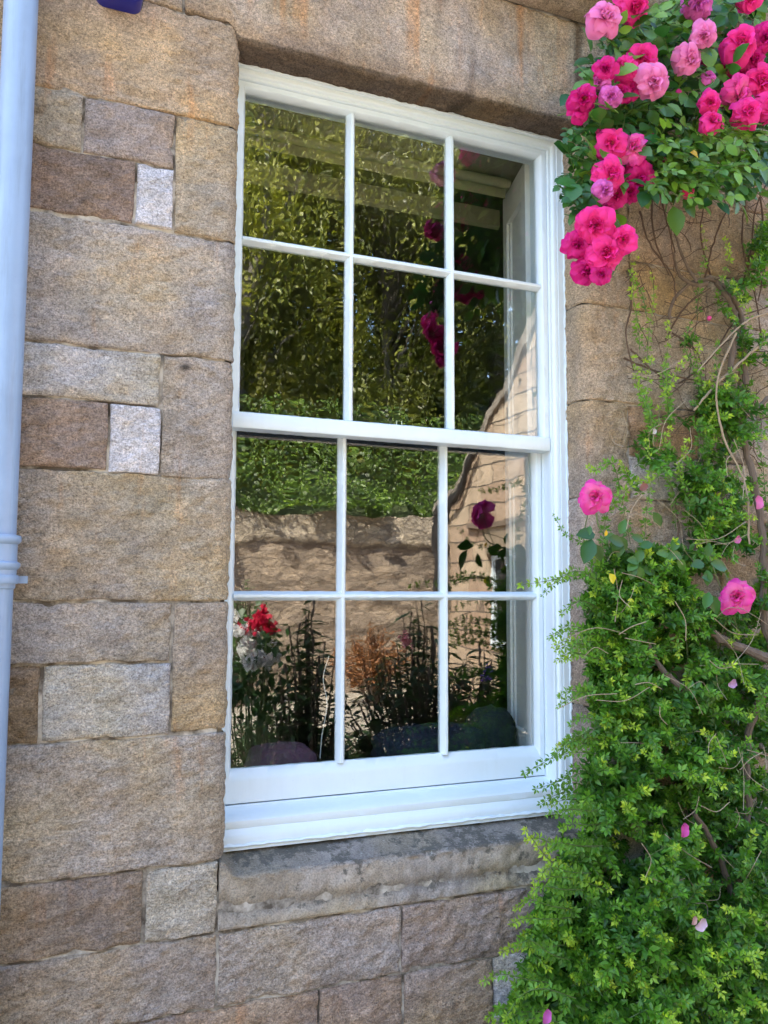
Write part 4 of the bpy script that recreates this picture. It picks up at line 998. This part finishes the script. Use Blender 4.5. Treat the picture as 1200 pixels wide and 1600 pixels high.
# trees
def tree(x, y, z0, h, cr, nl, seed, label, weep=.6, tint=(1,1,1), low=.22):
    R_ = random.Random(seed); t = empty('tree', (x, y, z0), label, 'tree', 'tall trees mirrored in the upper panes')
    mb = MB(); tp = smooth_line([(x, y, z0-.3), (x+R_.uniform(-.2,.2), y, z0+h*.3), (x+R_.uniform(-.4,.4), y+R_.uniform(-.3,.3), z0+h*.62), (x, y, z0+h*.92)], 4)
    mb.tube(tp, [.20*h/10*(1-.85*i/(len(tp)-1)) for i in range(len(tp))], 9)
    L_ = Leafer(st=((.5, 1.0),), fold=.15, droop=.2); cl = []
    for k in range(64):
        u = R_.random()**.8; th = R_.uniform(0, 6.28); zz = z0+h*(low+(.98-low)*R_.random()); f_ = (zz-z0)/h
        prof = math.sin(math.pi*min(1, max(.04, (f_-low*.6)/(1.03-low*.6))))**.5; rr_ = cr*prof*(.35+.65*u)
        c = np.array((x+rr_*math.cos(th), y+rr_*math.sin(th), zz)); cl.append(c)
        i0 = min(len(tp)-2, int((len(tp)-1)*max(.15, f_-.18))); s_ = np.array(tp[i0])
        mb.tube(smooth_line([s_, (s_+c)/2+np.array((0,0,.25)), c], 4), [.024*(1-.8*q/8)*h/10 for q in range(9)], 5)
    per = nl//len(cl)
    for c in cl:
        br = R_.uniform(.45, 1.45); tt = R_.random()
        for s2 in range(max(1, per//26)):
            o_ = c+np.array([R_.gauss(0, cr*.17), R_.gauss(0, cr*.17), R_.gauss(0, cr*.14)]); ln = R_.uniform(.5, 1.5)*weep+.15
            dr = np.array((R_.uniform(-.4,.4), R_.uniform(-.4,.4), -1)) if weep > .3 else np.array((R_.uniform(-1,1), R_.uniform(-1,1), R_.uniform(-.6,.4)))
            for q in range(26):
                p = o_+dr*ln*q/26+np.array([R_.gauss(0,.06), R_.gauss(0,.06), R_.gauss(0,.05)])
                t_ = min(1, max(0, tt*.6+R_.random()*.4)); cc = (np.array((.035,.060,.010))*(1-t_)+np.array((.27,.28,.036))*t_)*br*np.array(tint)
                L_.add(p, np.array((R_.gauss(0,.5), R_.gauss(0,.5), -.8)), np.array((R_.gauss(0,.6), .6+R_.gauss(0,.5), R_.gauss(.3,.5))), R_.uniform(.075,.125), R_.uniform(.036,.056), cc)
    mb.build('trunk', bark('tree_bark', (.10,.085,.07), (.24,.22,.19)), t, smooth=True)
    L_.build('crown', M_LEAF, t)
tree(3.6, -12.6, 2.6, 9.5, 2.3, 83700, 1, 'weeping birch tree left of the others, mirrored in the upper left panes', 1.0, (1.15,1.1,.9), .06)
tree(6.4, -13.2, 2.6, 10.5, 2.5, 83700, 2, 'weeping birch tree mirrored behind the middle panes', 1.0, (1,1,1), .06)
tree(9.4, -13.6, 2.6, 10.0, 2.5, 59400, 3, 'broad dark leaved tree mirrored behind the gable roof', .2, (.7,.85,.8), .08)
tree(4.9, -17.5, 3.5, 12.5, 3.0, 67500, 4, 'tall tree standing farther back between the two weeping birches', .5, (.8,.9,.8), .1)
tree(8.6, -18.5, 3.5, 12.5, 3.2, 59400, 5, 'tall tree farthest back behind the dark leaved one', .3, (.75,.9,.85), .1)
tree(7.9, -15.2, 3.0, 8.0, 2.4, 40000, 7, 'bushy yellow green tree directly behind the gabled house', .3, (.9,1,.8), .08)
tree(.6, -13.5, 2.6, 9.5, 2.4, 16000, 6, 'round tree at the far left end of the garden', .3, (.85,1,.8))
tree(2.4, -18.5, 3.5, 11.5, 2.9, 45900, 8, 'tall tree farther back on the left of the row', .4, (.75,.9,.85), .1)
# neighbouring wing with its gable
gb = empty('gabled_house', (7, -5.4, 0), 'sunlit sandstone wing with steep gable and white window, mirrored in the right hand panes', 'house')
M_GAB = mat('warm_ashlar', (.4,.3,.2), .92)
bk = nd(M_GAB, 'ShaderNodeTexBrick'); bk.inputs['Scale'].default_value = 1; bk.inputs['Brick Width'].default_value = .62; bk.inputs['Row Height'].default_value = .24; bk.inputs['Mortar Size'].default_value = .010
bk.inputs['Color1'].default_value = (.52,.41,.29,1); bk.inputs['Color2'].default_value = (.38,.26,.18,1); bk.inputs['Mortar'].default_value = (.10,.08,.06,1)
_tc = nd(M_GAB, 'ShaderNodeTexCoord'); _sx = nd(M_GAB, 'ShaderNodeSeparateXYZ'); _cx = nd(M_GAB, 'ShaderNodeCombineXYZ')
lk(M_GAB, _tc.outputs['Object'], _sx.inputs[0]); lk(M_GAB, _sx.outputs['Y'], _cx.inputs['X']); lk(M_GAB, _sx.outputs['Z'], _cx.inputs['Y']); lk(M_GAB, _cx.outputs[0], bk.inputs['Vector'])
lk(M_GAB, mixc(M_GAB, .7, bk.outputs['Color'], ramp(M_GAB, noise(M_GAB, coords(M_GAB), 6, 6, .75), [(.3,(.55,.5,.45)),(.5,(1,1,1)),(.7,(1.3,1.25,1.2))]), 'MULTIPLY'), bsdf(M_GAB).inputs['Base Color'])
lk(M_GAB, bump(M_GAB, noise(M_GAB, coords(M_GAB), 30, 5, .7), .6, .02), bsdf(M_GAB).inputs['Normal'])
gx, ya, yb, ye, ze, zp = 5.5, -8.33, -2.5, -5.42, 2.66, 5.15
wy0, wy1, wz0, wz1 = -7.38, -6.30, .78, 2.0
def slab(mb, poly, x0, x1):
    n = len(poly); mb.add([(x0, y, z) for y, z in poly]+[(x1, y, z) for y, z in poly], [tuple(range(n)), tuple(range(n, 2*n))[::-1]]+[(i, (i+1) % n, n+(i+1) % n, n+i) for i in range(n)])
mb = MB(); slab(mb, [(ya,0),(wy0,0),(wy0,wz1+.26),(ya,wz1+.26)], gx, gx+.35); slab(mb, [(wy1,0),(yb,0),(yb,wz1+.26),(wy1,wz1+.26)], gx, gx+.35); slab(mb, [(wy0,0),(wy1,0),(wy1,wz0),(wy0,wz0)], gx, gx+.35)
slab(mb, [(ya,wz1+.26),(yb,wz1+.26),(yb,ze),(ye,zp),(ya,ze)], gx, gx+.35); mb.box(gx+.35, gx+5, ya, ya+.35, 0, ze); mb.box(gx+.35, gx+5, yb-.35, yb, 0, ze)
mb.build('wall', M_GAB, gb)
mb = MB(); mb.box(gx-.03, gx+.3, wy0, wy1, wz1, wz1+.26); mb.build('lintel', vary('lintel_stone', [(.4,(.20,.15,.10)),(.6,(.30,.23,.16))], 6), gb)
mb = MB(); mb.box(gx-.06, gx-.001, wy0-.35, wy1+.3, wz1+.33, wz1+.40); mb.build('string_course', vary('hood_stone', [(.4,(.14,.10,.07)),(.6,(.20,.15,.11))], 6), gb)
wf = MB(); wf.box(gx+.10, gx+.2, wy0, wy0+.10, wz0, wz1); wf.box(gx+.10, gx+.2, wy1-.10, wy1, wz0, wz1); wf.box(gx+.10, gx+.2, wy0+.10, wy1-.10, wz0, wz0+.10); wf.box(gx+.10, gx+.2, wy0+.10, wy1-.10, wz1-.08, wz1)
wf.box(gx+.12, gx+.17, wy0+.10, wy1-.10, 1.36, 1.41)
for k in (1, 2): wf.box(gx+.121, gx+.169, wy0+.1+k*.29, wy0+.13+k*.29, wz0+.1, 1.359); wf.box(gx+.121, gx+.169, wy0+.1+k*.29, wy0+.13+k*.29, 1.411, wz1-.08)
wfo = wf.build('window', M_WHITE, gb)
mb = MB(); mb.box(gx+.145, gx+.15, wy0+.1, wy1-.1, wz0+.1, wz1-.08); mb.build('pane', mat('dark_glazing', (.015,.018,.02), .05), wfo)
rf = MB(); v1 = np.array((ye-ya, zp-ze)); v1 /= np.linalg.norm(v1)
slab(rf, [(ya-.22,ze-.20),(ye,zp+.02),(ye,zp+.10),(ya-.28,ze-.10)], gx+.05, gx+5); slab(rf, [(yb+.22,ze-.20),(ye,zp+.02),(ye,zp+.10),(yb+.28,ze-.10)], gx+.05, gx+5); rf.build('roof', M_SLATE, gb)
mb = MB(); slab(mb, [(ya-.1,ze-.10),(ye,zp-.02),(ye,zp+.14),(ya-.2,ze+.00)], gx-.05, gx+.06); slab(mb, [(yb+.1,ze-.10),(ye,zp-.02),(ye,zp+.14),(yb+.2,ze+.00)], gx-.05, gx+.06); mb.build('gable_coping', vary('coping_stone', [(.4,(.17,.14,.11)),(.6,(.30,.26,.21))], 6), gb)
mb = MB(); mb.tube([(gx-.10, ya+.02, 0), (gx-.10, ya+.02, ze-.1), (gx-.10, ya+.9, ze+.68)], .045, 10); mb.build('rainwater_pipe', mat('dark_pipe_paint', (.03,.028,.028), .5), gb, smooth=True)
# garden shrubs between the house and the garden, whose shaded side the glass shows
def garden_shrub(px, py_top, D, width, seed, label, lo=.0, flower=None, n=170, bright=1.0, Ll=.085, nm='garden_shrub'):
    R_ = random.Random(seed); T = mirrored(px, py_top, D); x, y, h = T; o = empty(nm, (x, y, 0), label, 'shrub')
    L_ = Leafer(st=((.35, .9), (.7, .6)), fold=.15, droop=.25); mb = MB()
    for k in range(n):
        a = R_.uniform(0, 6.28); rr_ = width*R_.random()**.6; hh = h*(1-.45*(rr_/width)**1.5)*R_.uniform(.72, 1.0)
        tip = np.array((x+rr_*math.cos(a), y+rr_*math.sin(a)*.8, hh)); base = np.array((x+.12*rr_*math.cos(a), y+.12*rr_*math.sin(a), 0))
        P = smooth_line([base, (base*.45+tip*.55)+np.array((0,0,.06)), tip], 9); mb.tube(P[::3], .0045, 4)
        for i in range(6, len(P)):
            for sg in (1, -1):
                az = R_.uniform(0, 6.28); c = (np.array((.05,.10,.03))*(1-R_.random()*.4))*bright
                L_.add(P[i], np.array((math.cos(az)*.9, math.sin(az)*.9, R_.uniform(-.5,.5))), np.array((0,0,1.))+np.array([R_.gauss(0,.35) for _ in range(3)]), Ll*R_.uniform(.7,1.2), Ll*.26, c)
    L_.build('foliage', M_LEAF, o); mb.build('stems', M_BARK, o)
    if flower is not None:
        fx = mirrored(*flower[0], D-.2); mm = MB()
        for k in range(60):
            q = fx+np.array([R_.gauss(0,.014), R_.gauss(0,.014), R_.gauss(0,.02)]); mm.tube([q, q+np.array((0,0,.008))], .006, 5)
        mm.build('flower_head', mat('flower_'+str(seed), flower[1], .7), o)
    return o
garden_shrub(492, 890, 4.3, .20, 1, 'slim long leaved garden shrub mirrored in the left lower panes', n=42)
garden_shrub(662, 925, 4.4, .42, 2, 'dark long leaved garden shrub mirrored in the middle bottom pane', flower=((636,1003), (.75,.25,.30)), n=110)
garden_shrub(775, 985, 4.3, .40, 3, 'dark garden shrub with a violet flower mirrored in the right bottom pane', flower=((767,1055), (.16,.06,.55)), n=100)
garden_shrub(430, 1085, 5.2, .75, 4, 'low spreading shrub with narrow leaves mirrored in the left bottom pane', n=150, Ll=.07)
garden_shrub(600, 1130, 5.0, .8, 5, 'low dark shrub mirrored along the foot of the middle bottom pane', n=150, Ll=.07)
garden_shrub(580, 965, 10.6, .55, 6, 'russet coppery bush standing in front of the garden wall', n=110, nm='russet_bush')
for o in COL.objects:
    if o.name.startswith('russet_bush'):
        for c_ in o.children:
            if c_.name.startswith('foliage'):
                a = c_.data.color_attributes['Col']; nvt = len(c_.data.vertices); a.data.foreach_set('color', np.tile(np.array((.32,.15,.07,1), np.float32), nvt))
garden_shrub(385, 895, 11.0, .5, 7, 'small green bush against the foot of the rubble garden wall', n=80, bright=2.0)
# red and white flowers in the near border
c = mirrored(398, 1000, 4.6); fb = empty('flowering_plant', (c[0], c[1], 0), 'bush of white and red flowers mirrored at the left edge of the left bottom pane', 'flowering plant')
L_ = Leafer(st=((.4,1.0),), fold=.1, droop=.3); F_ = Leafer(st=((.35,.9),(.7,.9)), fold=.1, droop=.2); W_ = Leafer(st=((.35,.9),(.7,.9)), fold=.1, droop=.2)
zt_ = mirrored(398, 950, 4.6)[2]; mb = MB()
for k in range(16):
    a = random.uniform(0, 6.28); q = np.array((c[0]+.14*math.cos(a), c[1]+.14*math.sin(a), zt_-random.uniform(.05, .5)))
    mb.tube(smooth_line([(c[0], c[1], 0), ((c[0]+q[0])/2, (c[1]+q[1])/2, q[2]*.6), q], 4), .004, 4)
    for j in range(24): L_.add(q-np.array((0,0,.1))+rv(.06), rv(1), np.array((0,0,1))+rv(.4), .06, .04, (.04,.10,.03))
for k in range(26):
    h0 = np.array((c[0]+random.gauss(-.02,.06), c[1]+random.gauss(0,.06), zt_-random.uniform(.02, .30)))
    for q in range(26): W_.add(h0+rv(.016), rv(1), rv(1), .035, .03, (.80,.80,.78))
for k in range(6):
    h0 = np.array((c[0]+random.uniform(-.02,.09), c[1]+random.uniform(-.02,.12), zt_-random.uniform(.03,.12)-(.20 if k > 6 else 0)))
    for q in range(26): F_.add(h0+rv(.018), rv(1), rv(1), .034, .03, (.60,.015,.06))
L_.build('foliage', M_LEAF, fb); F_.build('red_flowers', M_PETAL, fb); W_.build('white_flowers', M_PETAL, fb); mb.build('stems', M_GREENSTEM, fb)
